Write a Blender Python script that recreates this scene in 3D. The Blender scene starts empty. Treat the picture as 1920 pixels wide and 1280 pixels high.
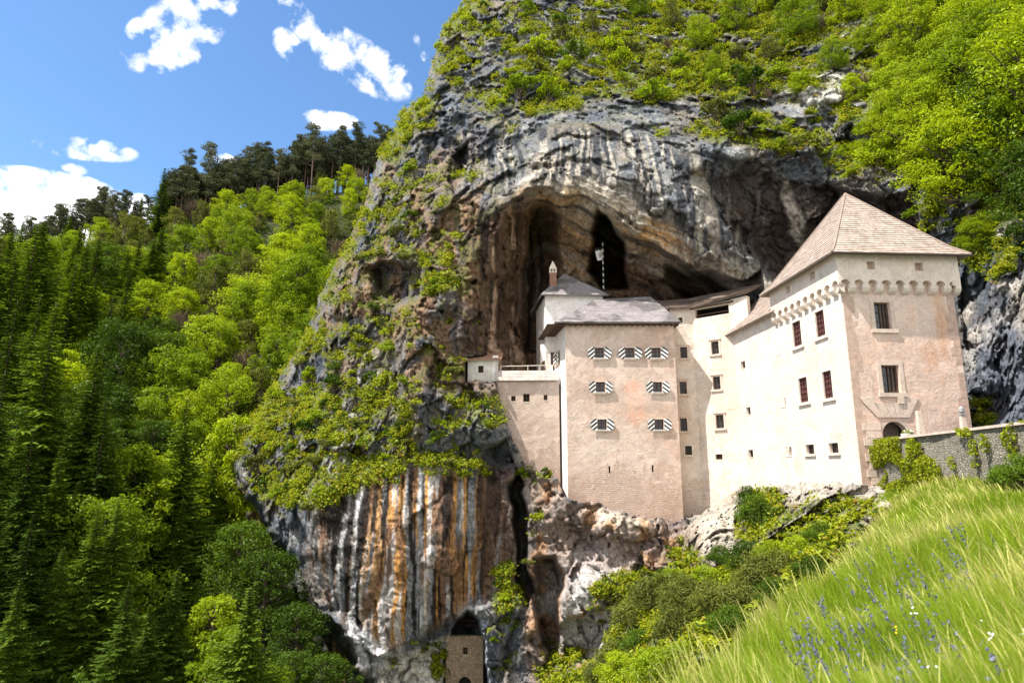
import bpy, math, random
import numpy as np

# ------------------------------------------------------------------ camera, sky, sun, exposure
SC = bpy.context.scene
COL = SC.collection
F = 1200.0
PITCH = math.radians(11.45)
cd = bpy.data.cameras.new('camera')
cam = bpy.data.objects.new('camera', cd)
COL.objects.link(cam)
SC.camera = cam
cd.sensor_width = 36
cd.lens = 36 * F / 1920
cd.clip_start = 0.1
cd.clip_end = 4000
cam.location = (0, 0, 0)
cam.rotation_euler = (math.radians(90) + PITCH, 0, 0)
cd.dof.use_dof = True
cd.dof.focus_distance = 58
cd.dof.aperture_fstop = 1.6

SUN_EL = math.radians(60)
SUN_H = (-0.92, -0.39)            # horizontal direction towards the sun
w = bpy.data.worlds.new('World')
SC.world = w
w.use_nodes = True
SC.view_settings.view_transform = 'Standard'
SC.view_settings.look = 'None'
SC.view_settings.gamma = 1
SC.view_settings.exposure = 1.08

sl = bpy.data.lights.new('sun', 'SUN')
sl.energy = 4.8
sl.angle = math.radians(0.5)
sl.color = (1.0, 0.95, 0.88)
sun = bpy.data.objects.new('sun', sl)
COL.objects.link(sun)
from mathutils import Vector, Matrix
sdir = Vector((SUN_H[0] * math.cos(SUN_EL), SUN_H[1] * math.cos(SUN_EL), math.sin(SUN_EL)))
sun.rotation_euler = sdir.to_track_quat('Z', 'Y').to_euler()
sun.location = (-40, 0, 80)


def ray(px, py):
    x = (px - 960.0) / F
    a = (640.0 - py) / F
    return x, math.cos(PITCH) - a * math.sin(PITCH), math.sin(PITCH) + a * math.cos(PITCH)


def at(px, py, Y):
    x, dy, dz = ray(px, py)
    return x * Y / dy, Y, dz * Y / dy


def to_px(P):
    P = np.asarray(P, float)
    cy = P[..., 1] * math.cos(PITCH) + P[..., 2] * math.sin(PITCH)
    cz = -P[..., 1] * math.sin(PITCH) + P[..., 2] * math.cos(PITCH)
    return 960 + F * P[..., 0] / cy, 640 - F * cz / cy


# ------------------------------------------------------------------ node helpers
def nd(nt, typ, **kw):
    n = nt.nodes.new(typ)
    for k, v in kw.items():
        if k.startswith('i_'):
            n.inputs[k[2:].replace('_', ' ')].default_value = v
        else:
            setattr(n, k, v)
    return n


def lk(nt, a, b):
    nt.links.new(a, b)


def ramp(nt, fac, stops, interp='LINEAR'):
    r = nt.nodes.new('ShaderNodeValToRGB')
    r.color_ramp.interpolation = interp
    e = r.color_ramp.elements
    while len(e) < len(stops):
        e.new(0.5)
    for i, (p, c) in enumerate(stops):
        e[i].position = p
        if not isinstance(c, (tuple, list)):
            c = (c, c, c)
        e[i].color = (c[0], c[1], c[2], 1)
    if fac is not None:
        lk(nt, fac, r.inputs['Fac'])
    return r


def mixc(nt, fac, a, b, mode='MIX'):
    m = nt.nodes.new('ShaderNodeMix')
    m.data_type = 'RGBA'
    m.blend_type = mode
    for sock, v in ((m.inputs[0], fac), (m.inputs[6], a), (m.inputs[7], b)):
        if hasattr(v, 'is_linked'):
            lk(nt, v, sock)
        elif isinstance(v, (tuple, list)):
            sock.default_value = (v[0], v[1], v[2], 1)
        else:
            sock.default_value = v
    return m.outputs[2]


def mth(nt, op, a, b=None, c=None, clamp=False):
    m = nt.nodes.new('ShaderNodeMath')
    m.operation = op
    m.use_clamp = clamp
    for i, v in enumerate((a, b, c)):
        if v is None:
            continue
        if hasattr(v, 'is_linked'):
            lk(nt, v, m.inputs[i])
        else:
            m.inputs[i].default_value = v
    return m.outputs[0]


def noise(nt, vec, scale, detail=4, rough=0.55, dist=0.0):
    n = nt.nodes.new('ShaderNodeTexNoise')
    n.inputs['Scale'].default_value = scale
    n.inputs['Detail'].default_value = detail
    n.inputs['Roughness'].default_value = rough
    n.inputs['Distortion'].default_value = dist
    if vec is not None:
        lk(nt, vec, n.inputs['Vector'])
    return n.outputs['Fac']


def mapping(nt, vec, scale=(1, 1, 1), rot=(0, 0, 0), loc=(0, 0, 0)):
    m = nt.nodes.new('ShaderNodeMapping')
    m.inputs['Scale'].default_value = scale
    m.inputs['Rotation'].default_value = rot
    m.inputs['Location'].default_value = loc
    lk(nt, vec, m.inputs['Vector'])
    return m.outputs[0]


def new_mat(name):
    m = bpy.data.materials.new(name)
    m.use_nodes = True
    nt = m.node_tree
    bs = nt.nodes['Principled BSDF']
    bs.inputs['Roughness'].default_value = 0.9
    bs.inputs['Specular IOR Level'].default_value = 0.2
    return m, nt, bs


def pos(nt):
    return nt.nodes.new('ShaderNodeNewGeometry').outputs['Position']


def bump(nt, bs, h, strength, dist):
    b = nt.nodes.new('ShaderNodeBump')
    b.inputs['Strength'].default_value = strength
    b.inputs['Distance'].default_value = dist
    lk(nt, h, b.inputs['Height'])
    lk(nt, b.outputs[0], bs.inputs['Normal'])


# ------------------------------------------------------------------ sky
nt = w.node_tree
bg = nt.nodes['Background']
sky = nd(nt, 'ShaderNodeTexSky', sky_type='NISHITA', sun_disc=False)
sky.sun_elevation = SUN_EL
sky.sun_rotation = math.atan2(SUN_H[0], SUN_H[1])
sky.air_density = 1.0
sky.dust_density = 0.4
sky.ozone_density = 2.2
tc = nt.nodes.new('ShaderNodeTexCoord').outputs['Generated']
cn = nd(nt, 'ShaderNodeTexNoise', noise_dimensions='3D')
cn.inputs['Scale'].default_value = 13
cn.inputs['Detail'].default_value = 9
cn.inputs['Roughness'].default_value = 0.7
cn.inputs['Distortion'].default_value = 0.35
lk(nt, tc, cn.inputs['Vector'])
cn2 = nd(nt, 'ShaderNodeTexNoise')
cn2.inputs['Scale'].default_value = 34
cn2.inputs['Detail'].default_value = 6
lk(nt, tc, cn2.inputs['Vector'])
dens = None
# clouds: direction of the centre (given through at()), angular half sizes along/across, tilt, strength
CL = [(400, 8, 40, 22, 35, .75), (350, 30, 55, 24, 30, .75), (330, 75, 62, 26, 35, .95), (310, 105, 50, 26, 20, .9), (268, 75, 20, 26, 0, .6),
      (560, 25, 60, 20, -40, .8), (610, 75, 70, 26, -30, .95), (540, 85, 26, 20, -50, .6), (670, 118, 90, 38, -22, 1.2), (725, 140, 46, 30, -35, 1.2), (640, 105, 50, 30, -20, 1.0),
      (790, 92, 24, 9, -60, .7), (612, 226, 52, 16, 5, .8), (165, 280, 52, 14, 8, .85), (418, 296, 24, 9, -15, .6), (140, 318, 14, 7, 0, .5),
      (110, 372, 92, 30, 3, 2.0), (50, 410, 110, 34, 5, 2.3), (175, 385, 60, 30, -12, 2.0), (262, 395, 30, 22, -8, 1.8), (120, 430, 220, 38, 0, 2.3)]
for (px, py, rx, ry, tilt, st) in CL:
    c = Vector(ray(px, py)).normalized()
    u = Vector((0, 0, 1)).cross(c)
    u = -u.normalized()
    v = -c.cross(u).normalized()
    if v.z < 0:
        v = -v
    t = math.radians(tilt)
    ax = u * math.cos(t) + v * math.sin(t)
    ay = -u * math.sin(t) + v * math.cos(t)
    k = F / (1 + ((px - 960) / F) ** 2 * 0.5)
    terms = []
    for axis, r in ((ax, rx), (ay, ry)):
        dp = nd(nt, 'ShaderNodeVectorMath', operation='DOT_PRODUCT')
        lk(nt, tc, dp.inputs[0])
        dp.inputs[1].default_value = axis * (k / r)
        q = mth(nt, 'SUBTRACT', dp.outputs['Value'], c.dot(axis) * k / r)
        terms.append(mth(nt, 'MULTIPLY', q, q))
    g = mth(nt, 'ADD', terms[0], terms[1])
    g = mth(nt, 'SUBTRACT', 1.25, g, clamp=False)
    g = mth(nt, 'MULTIPLY', mth(nt, 'MAXIMUM', g, 0.0), st)
    dens = g if dens is None else mth(nt, 'MAXIMUM', dens, g)
nn = mth(nt, 'ADD', mth(nt, 'MULTIPLY', cn.outputs['Fac'], 2.4), mth(nt, 'MULTIPLY', cn2.outputs['Fac'], 3.4))
nn = mth(nt, 'SUBTRACT', nn, 2.95)
dd = mth(nt, 'ADD', mth(nt, 'MULTIPLY', dens, 0.62), mth(nt, 'MULTIPLY', nn, 1.35))
dd = mth(nt, 'MULTIPLY', dd, mth(nt, 'MINIMUM', mth(nt, 'MULTIPLY', dens, 3.0), 1.0))
# unseen bright cloud cover added behind the viewer as fill for the front walls
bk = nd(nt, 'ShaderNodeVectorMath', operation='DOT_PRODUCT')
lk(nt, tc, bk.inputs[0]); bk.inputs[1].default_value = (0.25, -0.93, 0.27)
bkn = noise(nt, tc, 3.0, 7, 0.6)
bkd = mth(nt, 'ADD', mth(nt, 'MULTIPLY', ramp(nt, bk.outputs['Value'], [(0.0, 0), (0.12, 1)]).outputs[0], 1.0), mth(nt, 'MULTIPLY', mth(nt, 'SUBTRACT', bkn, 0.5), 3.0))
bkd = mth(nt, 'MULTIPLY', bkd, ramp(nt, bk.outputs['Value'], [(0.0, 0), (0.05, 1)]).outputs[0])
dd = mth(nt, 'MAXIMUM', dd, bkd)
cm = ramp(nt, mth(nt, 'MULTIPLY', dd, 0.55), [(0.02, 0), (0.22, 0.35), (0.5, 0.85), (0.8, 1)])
satur = nd(nt, 'ShaderNodeHueSaturation')
satur.inputs['Saturation'].default_value = 1.16
satur.inputs['Value'].default_value = 0.94
lk(nt, sky.outputs[0], satur.inputs['Color'])
cn3 = noise(nt, tc, 22, 5, 0.6)
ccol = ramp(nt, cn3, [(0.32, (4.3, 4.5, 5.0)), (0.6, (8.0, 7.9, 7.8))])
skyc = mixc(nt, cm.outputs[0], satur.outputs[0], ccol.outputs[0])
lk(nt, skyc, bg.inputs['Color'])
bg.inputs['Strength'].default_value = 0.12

# ------------------------------------------------------------------ numpy helpers
RNG = np.random.default_rng(7)


def _h(ix, iy, iz, seed):
    n = (ix * 374761393 + iy * 668265263 + iz * 2147483647 + seed * 974634777) & 0xFFFFFFFF
    n = ((n ^ (n >> 13)) * 1274126177) & 0xFFFFFFFF
    n = ((n ^ (n >> 16)) * 2246822519) & 0xFFFFFFFF
    return ((n ^ (n >> 15)) & 0xFFFFFF) / float(0xFFFFFF)


def vn(x, y, z, seed=0):
    x = np.asarray(x, float); y = np.asarray(y, float) + 0 * x; z = np.asarray(z, float) + 0 * x
    fx, fy, fz = np.floor(x), np.floor(y), np.floor(z)
    ix, iy, iz = fx.astype(np.int64), fy.astype(np.int64), fz.astype(np.int64)
    x, y, z = x - fx, y - fy, z - fz
    x = x * x * x * (x * (x * 6 - 15) + 10); y = y * y * y * (y * (y * 6 - 15) + 10); z = z * z * z * (z * (z * 6 - 15) + 10)
    r = 0
    for a in (0, 1):
        for b in (0, 1):
            for c in (0, 1):
                wgt = (x if a else 1 - x) * (y if b else 1 - y) * (z if c else 1 - z)
                r = r + wgt * _h(ix + a, iy + b, iz + c, seed)
    return r * 2 - 1


def fbm(x, y, z, oct=4, seed=0, gain=0.5, lac=2.03):
    s = 0; a = 1.0; t = 0
    for i in range(oct):
        s = s + a * vn(x * lac ** i + 17.3 * i, y * lac ** i + 5.1 * i, z * lac ** i - 9.7 * i, seed + i)
        t += a; a *= gain
    return s / t * 1.4


def ridged(x, y, z, oct=4, seed=0, gain=0.5):
    s = 0; a = 1.0; t = 0
    for i in range(oct):
        k = 2.1 ** i
        s = s + a * (1 - 2 * np.abs(vn(x * k + 3.3 * i, y * k, z * k + 7.1 * i, seed + i)))
        t += a; a *= gain
    return s / t


def facets(x, y, z, seed):
    """angular blocks: every point takes the tilted plane of its nearest cell"""
    fx, fy, fz = np.floor(x - .5).astype(np.int64), np.floor(y - .5).astype(np.int64), np.floor(z - .5).astype(np.int64)
    best = np.full(np.shape(x), 1e9); val = np.zeros(np.shape(x)); sec = np.full(np.shape(x), 1e9)
    for a in (0, 1):
        for b in (0, 1):
            for c in (0, 1):
                ix, iy, iz = fx + a, fy + b, fz + c
                dx = x - (ix + _h(ix, iy, iz, seed)); dy = y - (iy + _h(ix, iy, iz, seed + 1)); dz = z - (iz + _h(ix, iy, iz, seed + 2))
                d = dx * dx + dy * dy + dz * dz
                v = (dx * (_h(ix, iy, iz, seed + 3) - .5) + dz * (_h(ix, iy, iz, seed + 4) - .5)) * 2.2 + (_h(ix, iy, iz, seed + 5) - .5) * 1.1
                nb_ = d < best
                sec = np.where(nb_, best, np.minimum(sec, d))
                val = np.where(nb_, v, val); best = np.where(nb_, d, best)
    edge = np.sqrt(sec) - np.sqrt(best)
    return val - 0.35 * np.clip(1 - edge / .10, 0, 1)


def sstep(a, b, x):
    t = np.clip((x - a) / (b - a), 0, 1)
    return t * t * (3 - 2 * t)


def rbf(pts, vals, smooth=0.0):
    pts = np.asarray(pts, float); vals = np.asarray(vals, float)
    c0 = pts.mean(0); sc = pts.std()
    p = (pts - c0) / sc
    n = len(p)
    d = np.sqrt(((p[:, None] - p[None]) ** 2).sum(-1)) + 1e-12
    K = d * d * np.log(d) + smooth * np.eye(n)
    A = np.zeros((n + 3, n + 3))
    A[:n, :n] = K; A[:n, n] = 1; A[:n, n + 1:] = p; A[n, :n] = 1; A[n + 1:, :n] = p.T
    wv = np.linalg.solve(A, np.concatenate([vals, np.zeros(3)]))

    def f(x, y):
        q = (np.stack([np.ravel(x), np.ravel(y)], -1) - c0) / sc
        out = wv[n] + q[:, 0] * wv[n + 1] + q[:, 1] * wv[n + 2]
        for i in range(n):
            dd = (q[:, 0] - p[i, 0]) ** 2 + (q[:, 1] - p[i, 1]) ** 2 + 1e-18
            out += wv[i] * 0.5 * dd * np.log(dd)
        return out.reshape(np.shape(x))
    return f


def psd(poly, x, y):
    """signed distance to a polygon, positive inside"""
    poly = np.asarray(poly, float)
    d = np.full(np.shape(x), 1e18)
    ins = np.zeros(np.shape(x), bool)
    m = len(poly)
    for i in range(m):
        ax, ay = poly[i]; bx, by = poly[(i + 1) % m]
        ex, ey = bx - ax, by - ay
        t = np.clip(((x - ax) * ex + (y - ay) * ey) / (ex * ex + ey * ey + 1e-12), 0, 1)
        d = np.minimum(d, (x - ax - t * ex) ** 2 + (y - ay - t * ey) ** 2)
        cond = ((ay > y) != (by > y))
        with np.errstate(divide='ignore', invalid='ignore'):
            xi = ax + (y - ay) / (by - ay + 1e-15) * ex
        ins ^= cond & (x < xi)
    d = np.sqrt(d)
    return np.where(ins, d, -d)


def raw_mesh(name, V, Fc, mats, attrs=None, smooth=False, mat_idx=None, uv=None):
    """V (n,3), Fc (m,k)"""
    me = bpy.data.meshes.new(name)
    V = np.ascontiguousarray(V, np.float32); Fc = np.ascontiguousarray(Fc, np.int32)
    me.vertices.add(len(V)); me.vertices.foreach_set('co', V.ravel())
    k = Fc.shape[1]
    me.loops.add(Fc.size); me.loops.foreach_set('vertex_index', Fc.ravel())
    me.polygons.add(len(Fc))
    me.polygons.foreach_set('loop_start', np.arange(0, Fc.size, k, dtype=np.int32))
    me.polygons.foreach_set('loop_total', np.full(len(Fc), k, np.int32))
    if smooth:
        me.polygons.foreach_set('use_smooth', np.ones(len(Fc), bool))
    for m in (mats if isinstance(mats, (list, tuple)) else [mats]):
        me.materials.append(m)
    if mat_idx is not None:
        me.polygons.foreach_set('material_index', mat_idx.astype(np.int32))
    if attrs:
        for an, av in attrs.items():
            a = me.attributes.new(an, 'FLOAT_COLOR', 'POINT')
            a.data.foreach_set('color', np.ascontiguousarray(av, np.float32).ravel())
    me.update(calc_edges=True)
    me.validate()
    return me


def put(name, me, parent=None, loc=(0, 0, 0), **props):
    o = bpy.data.objects.new(name, me)
    COL.objects.link(o)
    o.location = loc
    if parent is not None:
        o.parent = parent
    for k, v in props.items():
        if v is not None:
            o[k] = v
    return o


def empty(name, loc, rz=0, **props):
    o = put(name, None, None, loc, **props)
    o.empty_display_size = 0.3
    o.rotation_euler = (0, 0, rz)
    return o


class MB:
    """collects faces in world space, builds one mesh object"""
    def __init__(s):
        s.v = []; s.f = []; s.uv = []

    def face(s, pts, uv=None):
        i = len(s.v)
        s.v += [tuple(p) for p in pts]
        s.f.append(tuple(range(i, i + len(pts))))
        s.uv += list(uv) if uv is not None else [(p[0] + p[1], p[2]) for p in pts]

    def box(s, o, ex, ey, ez):
        """oriented box: corner o, edge vectors"""
        o = Vector(o); ex = Vector(ex); ey = Vector(ey); ez = Vector(ez)
        c = [o, o + ex, o + ex + ey, o + ey]
        d = [p + ez for p in c]
        for q in ((c[0], c[3], c[2], c[1]), (d[0], d[1], d[2], d[3]), (c[0], c[1], d[1], d[0]), (c[1], c[2], d[2], d[1]),
                  (c[2], c[3], d[3], d[2]), (c[3], c[0], d[0], d[3])):
            s.face(q)

    def tube(s, pts, rads, n=8, cap=True):
        rings = []
        for i, p in enumerate(pts):
            p = Vector(p)
            t = (Vector(pts[min(i + 1, len(pts) - 1)]) - Vector(pts[max(i - 1, 0)])).normalized()
            u = t.cross(Vector((0.31, 0.95, 0.05)))
            if u.length < 0.1:
                u = t.cross(Vector((1, 0, 0)))
            u.normalize(); vv = t.cross(u)
            base = len(s.v)
            for k in range(n):
                a = 2 * math.pi * k / n
                q = p + (u * math.cos(a) + vv * math.sin(a)) * rads[i]
                s.v.append(tuple(q)); s.uv.append((a, p.z))
            rings.append(base)
        for i in range(len(rings) - 1):
            a, b = rings[i], rings[i + 1]
            for k in range(n):
                k2 = (k + 1) % n
                s.f.append((a + k, a + k2, b + k2, b + k))
        if cap:
            s.f.append(tuple(rings[-1] + k for k in range(n)))
            s.f.append(tuple(rings[0] + k for k in reversed(range(n))))

    def build(s, name, mat, parent=None, smooth=False, loc=None, **props):
        me = bpy.data.meshes.new(name)
        L = Vector((0, 0, 0))
        if parent is not None:
            q = parent
            while q is not None:
                L += Vector(q.location); q = q.parent
        elif loc is not None:
            L = Vector(loc)
        me.from_pydata([tuple(Vector(p) - L) for p in s.v], [], s.f)
        uvl = me.uv_layers.new(name='uv')
        idx = np.empty(len(me.loops), np.int32); me.loops.foreach_get('vertex_index', idx)
        uvl.data.foreach_set('uv', np.array(s.uv, np.float32)[idx].ravel())
        for m in (mat if isinstance(mat, (list, tuple)) else [mat]):
            me.materials.append(m)
        if smooth:
            me.polygons.foreach_set('use_smooth', np.ones(len(me.polygons), bool))
        me.update()
        return put(name, me, parent, tuple(L) if parent is None else (0, 0, 0), **props)


# ------------------------------------------------------------------ materials
def m_rock(name='limestone', strength=0.9):
    m, nt, bs = new_mat(name)
    P = pos(nt)
    at_ = nd(nt, 'ShaderNodeAttribute', attribute_name='rock')
    n1 = noise(nt, P, 1.3, 11, 0.72)
    n2 = noise(nt, mapping(nt, P, (1, 1, 0.35)), 5.0, 8, 0.7)
    v = ramp(nt, n1, [(0.3, 0.5), (0.5, 1.0), (0.72, 1.5)])
    v2 = ramp(nt, n2, [(0.32, 0.5), (0.5, 1.0), (0.7, 1.45)])
    c = mixc(nt, 1.0, at_.outputs['Color'], v.outputs[0], 'MULTIPLY')
    c = mixc(nt, 1.0, c, v2.outputs[0], 'MULTIPLY')
    vo = nd(nt, 'ShaderNodeTexVoronoi', feature='DISTANCE_TO_EDGE')
    lk(nt, mapping(nt, P, (0.55, 0.55, 0.3)), vo.inputs['Vector'])
    vo.inputs['Scale'].default_value = 1.0
    ck = ramp(nt, vo.outputs['Distance'], [(0.0, 0.55), (0.05, 1.0)])
    c = mixc(nt, 0.5, c, ck.outputs[0], 'MULTIPLY')
    lk(nt, c, bs.inputs['Base Color'])
    vf = nd(nt, 'ShaderNodeTexVoronoi', feature='F1')
    wv_ = nd(nt, 'ShaderNodeVectorMath', operation='MULTIPLY_ADD')
    wn_ = nd(nt, 'ShaderNodeTexNoise'); wn_.inputs['Scale'].default_value = 1.2; wn_.inputs['Detail'].default_value = 5
    lk(nt, P, wn_.inputs['Vector']); lk(nt, wn_.outputs['Color'], wv_.inputs[0]); wv_.inputs[1].default_value = (1, 1, 1); lk(nt, P, wv_.inputs[2])
    lk(nt, mapping(nt, wv_.outputs[0], (1, 1, .6)), vf.inputs['Vector']); vf.inputs['Scale'].default_value = 1.7
    h = mth(nt, 'ADD', mth(nt, 'MULTIPLY', n1, 1.0), mth(nt, 'MULTIPLY', n2, 0.45))
    h = mth(nt, 'ADD', h, mth(nt, 'MULTIPLY', vf.outputs['Distance'], 0.5))
    bump(nt, bs, h, strength, 0.7)
    return m


def m_leaf(name, c1, c2, trans=0.35, rough=0.6, var=0.62):
    m, nt, bs = new_mat(name)
    oi = nt.nodes.new('ShaderNodeObjectInfo')
    P = pos(nt)
    n = noise(nt, P, 0.9, 3, 0.6)
    f = mth(nt, 'ADD', mth(nt, 'MULTIPLY', oi.outputs['Random'], var), mth(nt, 'MULTIPLY', n, 1 - var))
    r = ramp(nt, f, [(0.15, c1), (0.8, c2)])
    gi = nt.nodes.new('ShaderNodeNewGeometry')
    ri = ramp(nt, gi.outputs['Random Per Island'], [(0.0, 0.65), (1.0, 1.3)])
    c = mixc(nt, 1.0, r.outputs[0], ri.outputs[0], 'MULTIPLY')
    out = nt.nodes['Material Output']
    nt.nodes.remove(bs)
    d = nt.nodes.new('ShaderNodeBsdfDiffuse')
    t = nt.nodes.new('ShaderNodeBsdfTranslucent')
    gl = nt.nodes.new('ShaderNodeBsdfGlossy')
    gl.inputs['Roughness'].default_value = 0.45
    gl.inputs['Color'].default_value = (0.9, 0.95, 0.85, 1)
    lk(nt, c, d.inputs['Color'])
    tcx = mixc(nt, 1.0, c, (1.25, 1.15, 0.5), 'MULTIPLY')
    lk(nt, tcx, t.inputs['Color'])
    mx = nt.nodes.new('ShaderNodeMixShader'); mx.inputs[0].default_value = trans
    lk(nt, d.outputs[0], mx.inputs[1]); lk(nt, t.outputs[0], mx.inputs[2])
    mx2 = nt.nodes.new('ShaderNodeMixShader'); mx2.inputs[0].default_value = 0.008
    lk(nt, mx.outputs[0], mx2.inputs[1]); lk(nt, gl.outputs[0], mx2.inputs[2])
    lk(nt, mx2.outputs[0], out.inputs['Surface'])
    return m


def m_flat(name, col, rough=0.8, var=0.25, scale=3.0, bmp=0.0, metal=0.0):
    m, nt, bs = new_mat(name)
    P = pos(nt)
    n = noise(nt, P, scale, 5, 0.6)
    lo = tuple(c * (1 - var) for c in col); hi = tuple(min(1, c * (1 + var)) for c in col)
    lk(nt, ramp(nt, n, [(0.3, lo), (0.7, hi)]).outputs[0], bs.inputs['Base Color'])
    bs.inputs['Roughness'].default_value = rough
    bs.inputs['Metallic'].default_value = metal
    if bmp:
        bump(nt, bs, noise(nt, P, scale * 5, 5, 0.65), bmp, 0.05)
    return m


def m_plaster(name, base, stain, white, z_stone=None, fresco=None, stain_amt=0.5, stone_dir=None):
    m, nt, bs = new_mat(name)
    P = pos(nt)
    n_big = noise(nt, P, 0.22, 5, 0.6, 0.4)
    n_mid = noise(nt, P, 1.1, 7, 0.68, 0.5)
    n_fine = noise(nt, P, 7.0, 6, 0.7)
    vert = noise(nt, mapping(nt, P, (1.3, 1.3, 0.12)), 1.0, 6, 0.65)
    c = mixc(nt, ramp(nt, n_big, [(0.38, 0), (0.62, 1)]).outputs[0], base, white)
    c = mixc(nt, mth(nt, 'MULTIPLY', ramp(nt, n_mid, [(0.5, 0), (0.68, 1)]).outputs[0], stain_amt), c, stain)
    c = mixc(nt, mth(nt, 'MULTIPLY', ramp(nt, vert, [(0.52, 0), (0.72, 1)]).outputs[0], stain_amt * 0.6), c, tuple(x * 0.72 for x in base))
    c = mixc(nt, 1.0, c, ramp(nt, n_fine, [(0.3, 0.8), (0.7, 1.12)]).outputs[0], 'MULTIPLY')
    c = mixc(nt, 1.0, c, ramp(nt, n_mid, [(0.3, 0.82), (0.6, 1.06)]).outputs[0], 'MULTIPLY')
    sp = nt.nodes.new('ShaderNodeSeparateXYZ')
    lk(nt, P, sp.inputs[0])
    rain = noise(nt, mapping(nt, P, (5.5, 5.5, 0.22)), 1.0, 5, 0.7)
    rmask = mth(nt, 'MULTIPLY', ramp(nt, rain, [(0.55, 0), (0.72, 1)]).outputs[0], ramp(nt, n_mid, [(0.4, 0), (0.6, 1)]).outputs[0])
    c = mixc(nt, mth(nt, 'MULTIPLY', rmask, 0.3), c, tuple(x * 0.55 for x in base))
    patch_ = noise(nt, P, 0.55, 3, 0.5, 1.2)
    c = mixc(nt, ramp(nt, patch_, [(0.56, 0), (0.575, 0.35)]).outputs[0], c, tuple(min(.8, x * 1.16) for x in white))
    # fine dark cracks and chips
    vo = nd(nt, 'ShaderNodeTexVoronoi', feature='DISTANCE_TO_EDGE')
    vo.inputs['Scale'].default_value = 0.8
    dv = nd(nt, 'ShaderNodeVectorMath', operation='ADD')
    wn = nd(nt, 'ShaderNodeTexNoise'); wn.inputs['Scale'].default_value = 1.3; wn.inputs['Detail'].default_value = 6
    lk(nt, P, wn.inputs['Vector']); lk(nt, P, dv.inputs[0]); lk(nt, wn.outputs['Color'], dv.inputs[1])
    lk(nt, dv.outputs[0], vo.inputs['Vector'])
    crack = mth(nt, 'MULTIPLY', ramp(nt, vo.outputs['Distance'], [(0.0, 1), (0.012, 0)]).outputs[0], ramp(nt, n_big, [(0.5, 0), (0.6, 1)]).outputs[0])
    c = mixc(nt, mth(nt, 'MULTIPLY', crack, 0.35), c, (0.2, 0.13, 0.09))
    chips = ramp(nt, noise(nt, P, 3.2, 3, 0.5), [(0.69, 0), (0.72, 1)]).outputs[0]
    c = mixc(nt, mth(nt, 'MULTIPLY', chips, 0.35), c, (0.36, 0.25, 0.18))
    h = mth(nt, 'ADD', mth(nt, 'MULTIPLY', n_fine, 0.3), mth(nt, 'MULTIPLY', n_mid, 0.9))
    if z_stone is not None:
        # exposed rubble low on the wall
        zz = mth(nt, 'SUBTRACT', z_stone, sp.outputs[2])
        zz = mth(nt, 'ADD', mth(nt, 'MULTIPLY', zz, 0.22), mth(nt, 'MULTIPLY', mth(nt, 'SUBTRACT', n_mid, 0.5), 2.6))
        zz = mth(nt, 'ADD', zz, mth(nt, 'MULTIPLY', mth(nt, 'SUBTRACT', n_big, 0.5), 2.2))
        mask = ramp(nt, zz, [(0.45, 0), (0.65, 1)]).outputs[0]
        cb = nt.nodes.new('ShaderNodeCombineXYZ')
        lk(nt, mth(nt, 'ADD', sp.outputs[0], mth(nt, 'MULTIPLY', sp.outputs[1], 0.9)), cb.inputs[0])
        lk(nt, sp.outputs[2], cb.inputs[1])
        dv2 = nd(nt, 'ShaderNodeVectorMath', operation='MULTIPLY_ADD')
        wn2 = nd(nt, 'ShaderNodeTexNoise'); wn2.inputs['Scale'].default_value = 2.0
        lk(nt, P, wn2.inputs['Vector'])
        lk(nt, wn2.outputs['Color'], dv2.inputs[0]); dv2.inputs[1].default_value = (0.7, 0.4, 0); lk(nt, cb.outputs[0], dv2.inputs[2])
        br = nt.nodes.new('ShaderNodeTexBrick')
        lk(nt, dv2.outputs[0], br.inputs['Vector'])
        br.inputs['Scale'].default_value = 1.0
        br.inputs['Brick Width'].default_value = 0.5
        br.inputs['Row Height'].default_value = 0.19
        br.inputs['Mortar Size'].default_value = 0.018
        br.inputs['Mortar Smooth'].default_value = 0.6
        br.inputs['Bias'].default_value = -0.2
        br.inputs['Color1'].default_value = (base[0] * .92, base[1] * .86, base[2] * .8, 1)
        br.inputs['Color2'].default_value = (base[0] * .72, base[1] * .62, base[2] * .56, 1)
        br.inputs['Mortar'].default_value = (base[0] * .42, base[1] * .34, base[2] * .3, 1)
        c = mixc(nt, mth(nt, 'MULTIPLY', mask, 0.4), c, br.outputs['Color'])
        h = mth(nt, 'SUBTRACT', h, mth(nt, 'MULTIPLY', mth(nt, 'MULTIPLY', br.outputs['Fac'], mask), 1.0))
    if fresco is not None:
        for (fx, fz, rx, rz, colr, amt, ring) in fresco:
            dx = mth(nt, 'DIVIDE', mth(nt, 'SUBTRACT', sp.outputs[0], fx), rx)
            dz = mth(nt, 'DIVIDE', mth(nt, 'SUBTRACT', sp.outputs[2], fz), rz)
            r2 = mth(nt, 'ADD', mth(nt, 'MULTIPLY', dx, dx), mth(nt, 'MULTIPLY', dz, dz))
            a = mth(nt, 'ADD', r2, mth(nt, 'MULTIPLY', mth(nt, 'SUBTRACT', n_mid, 0.5), 1.6))
            a = mth(nt, 'ADD', a, mth(nt, 'MULTIPLY', mth(nt, 'SUBTRACT', vert, 0.5), 1.4))
            if ring:
                mk = ramp(nt, a, [(0.25, 0.0), (0.55, 0.25), (0.8, 1), (1.05, 0)]).outputs[0]
            else:
                mk = mth(nt, 'MULTIPLY', ramp(nt, a, [(0.1, 1), (1.1, 0)]).outputs[0], ramp(nt, noise(nt, mapping(nt, P, (3, 3, 1.2)), 1.0, 5, 0.7), [(0.36, 0.1), (0.56, 1)]).outputs[0])
            c = mixc(nt, mth(nt, 'MULTIPLY', mk, amt), c, colr)
    lk(nt, c, bs.inputs['Base Color'])
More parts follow.
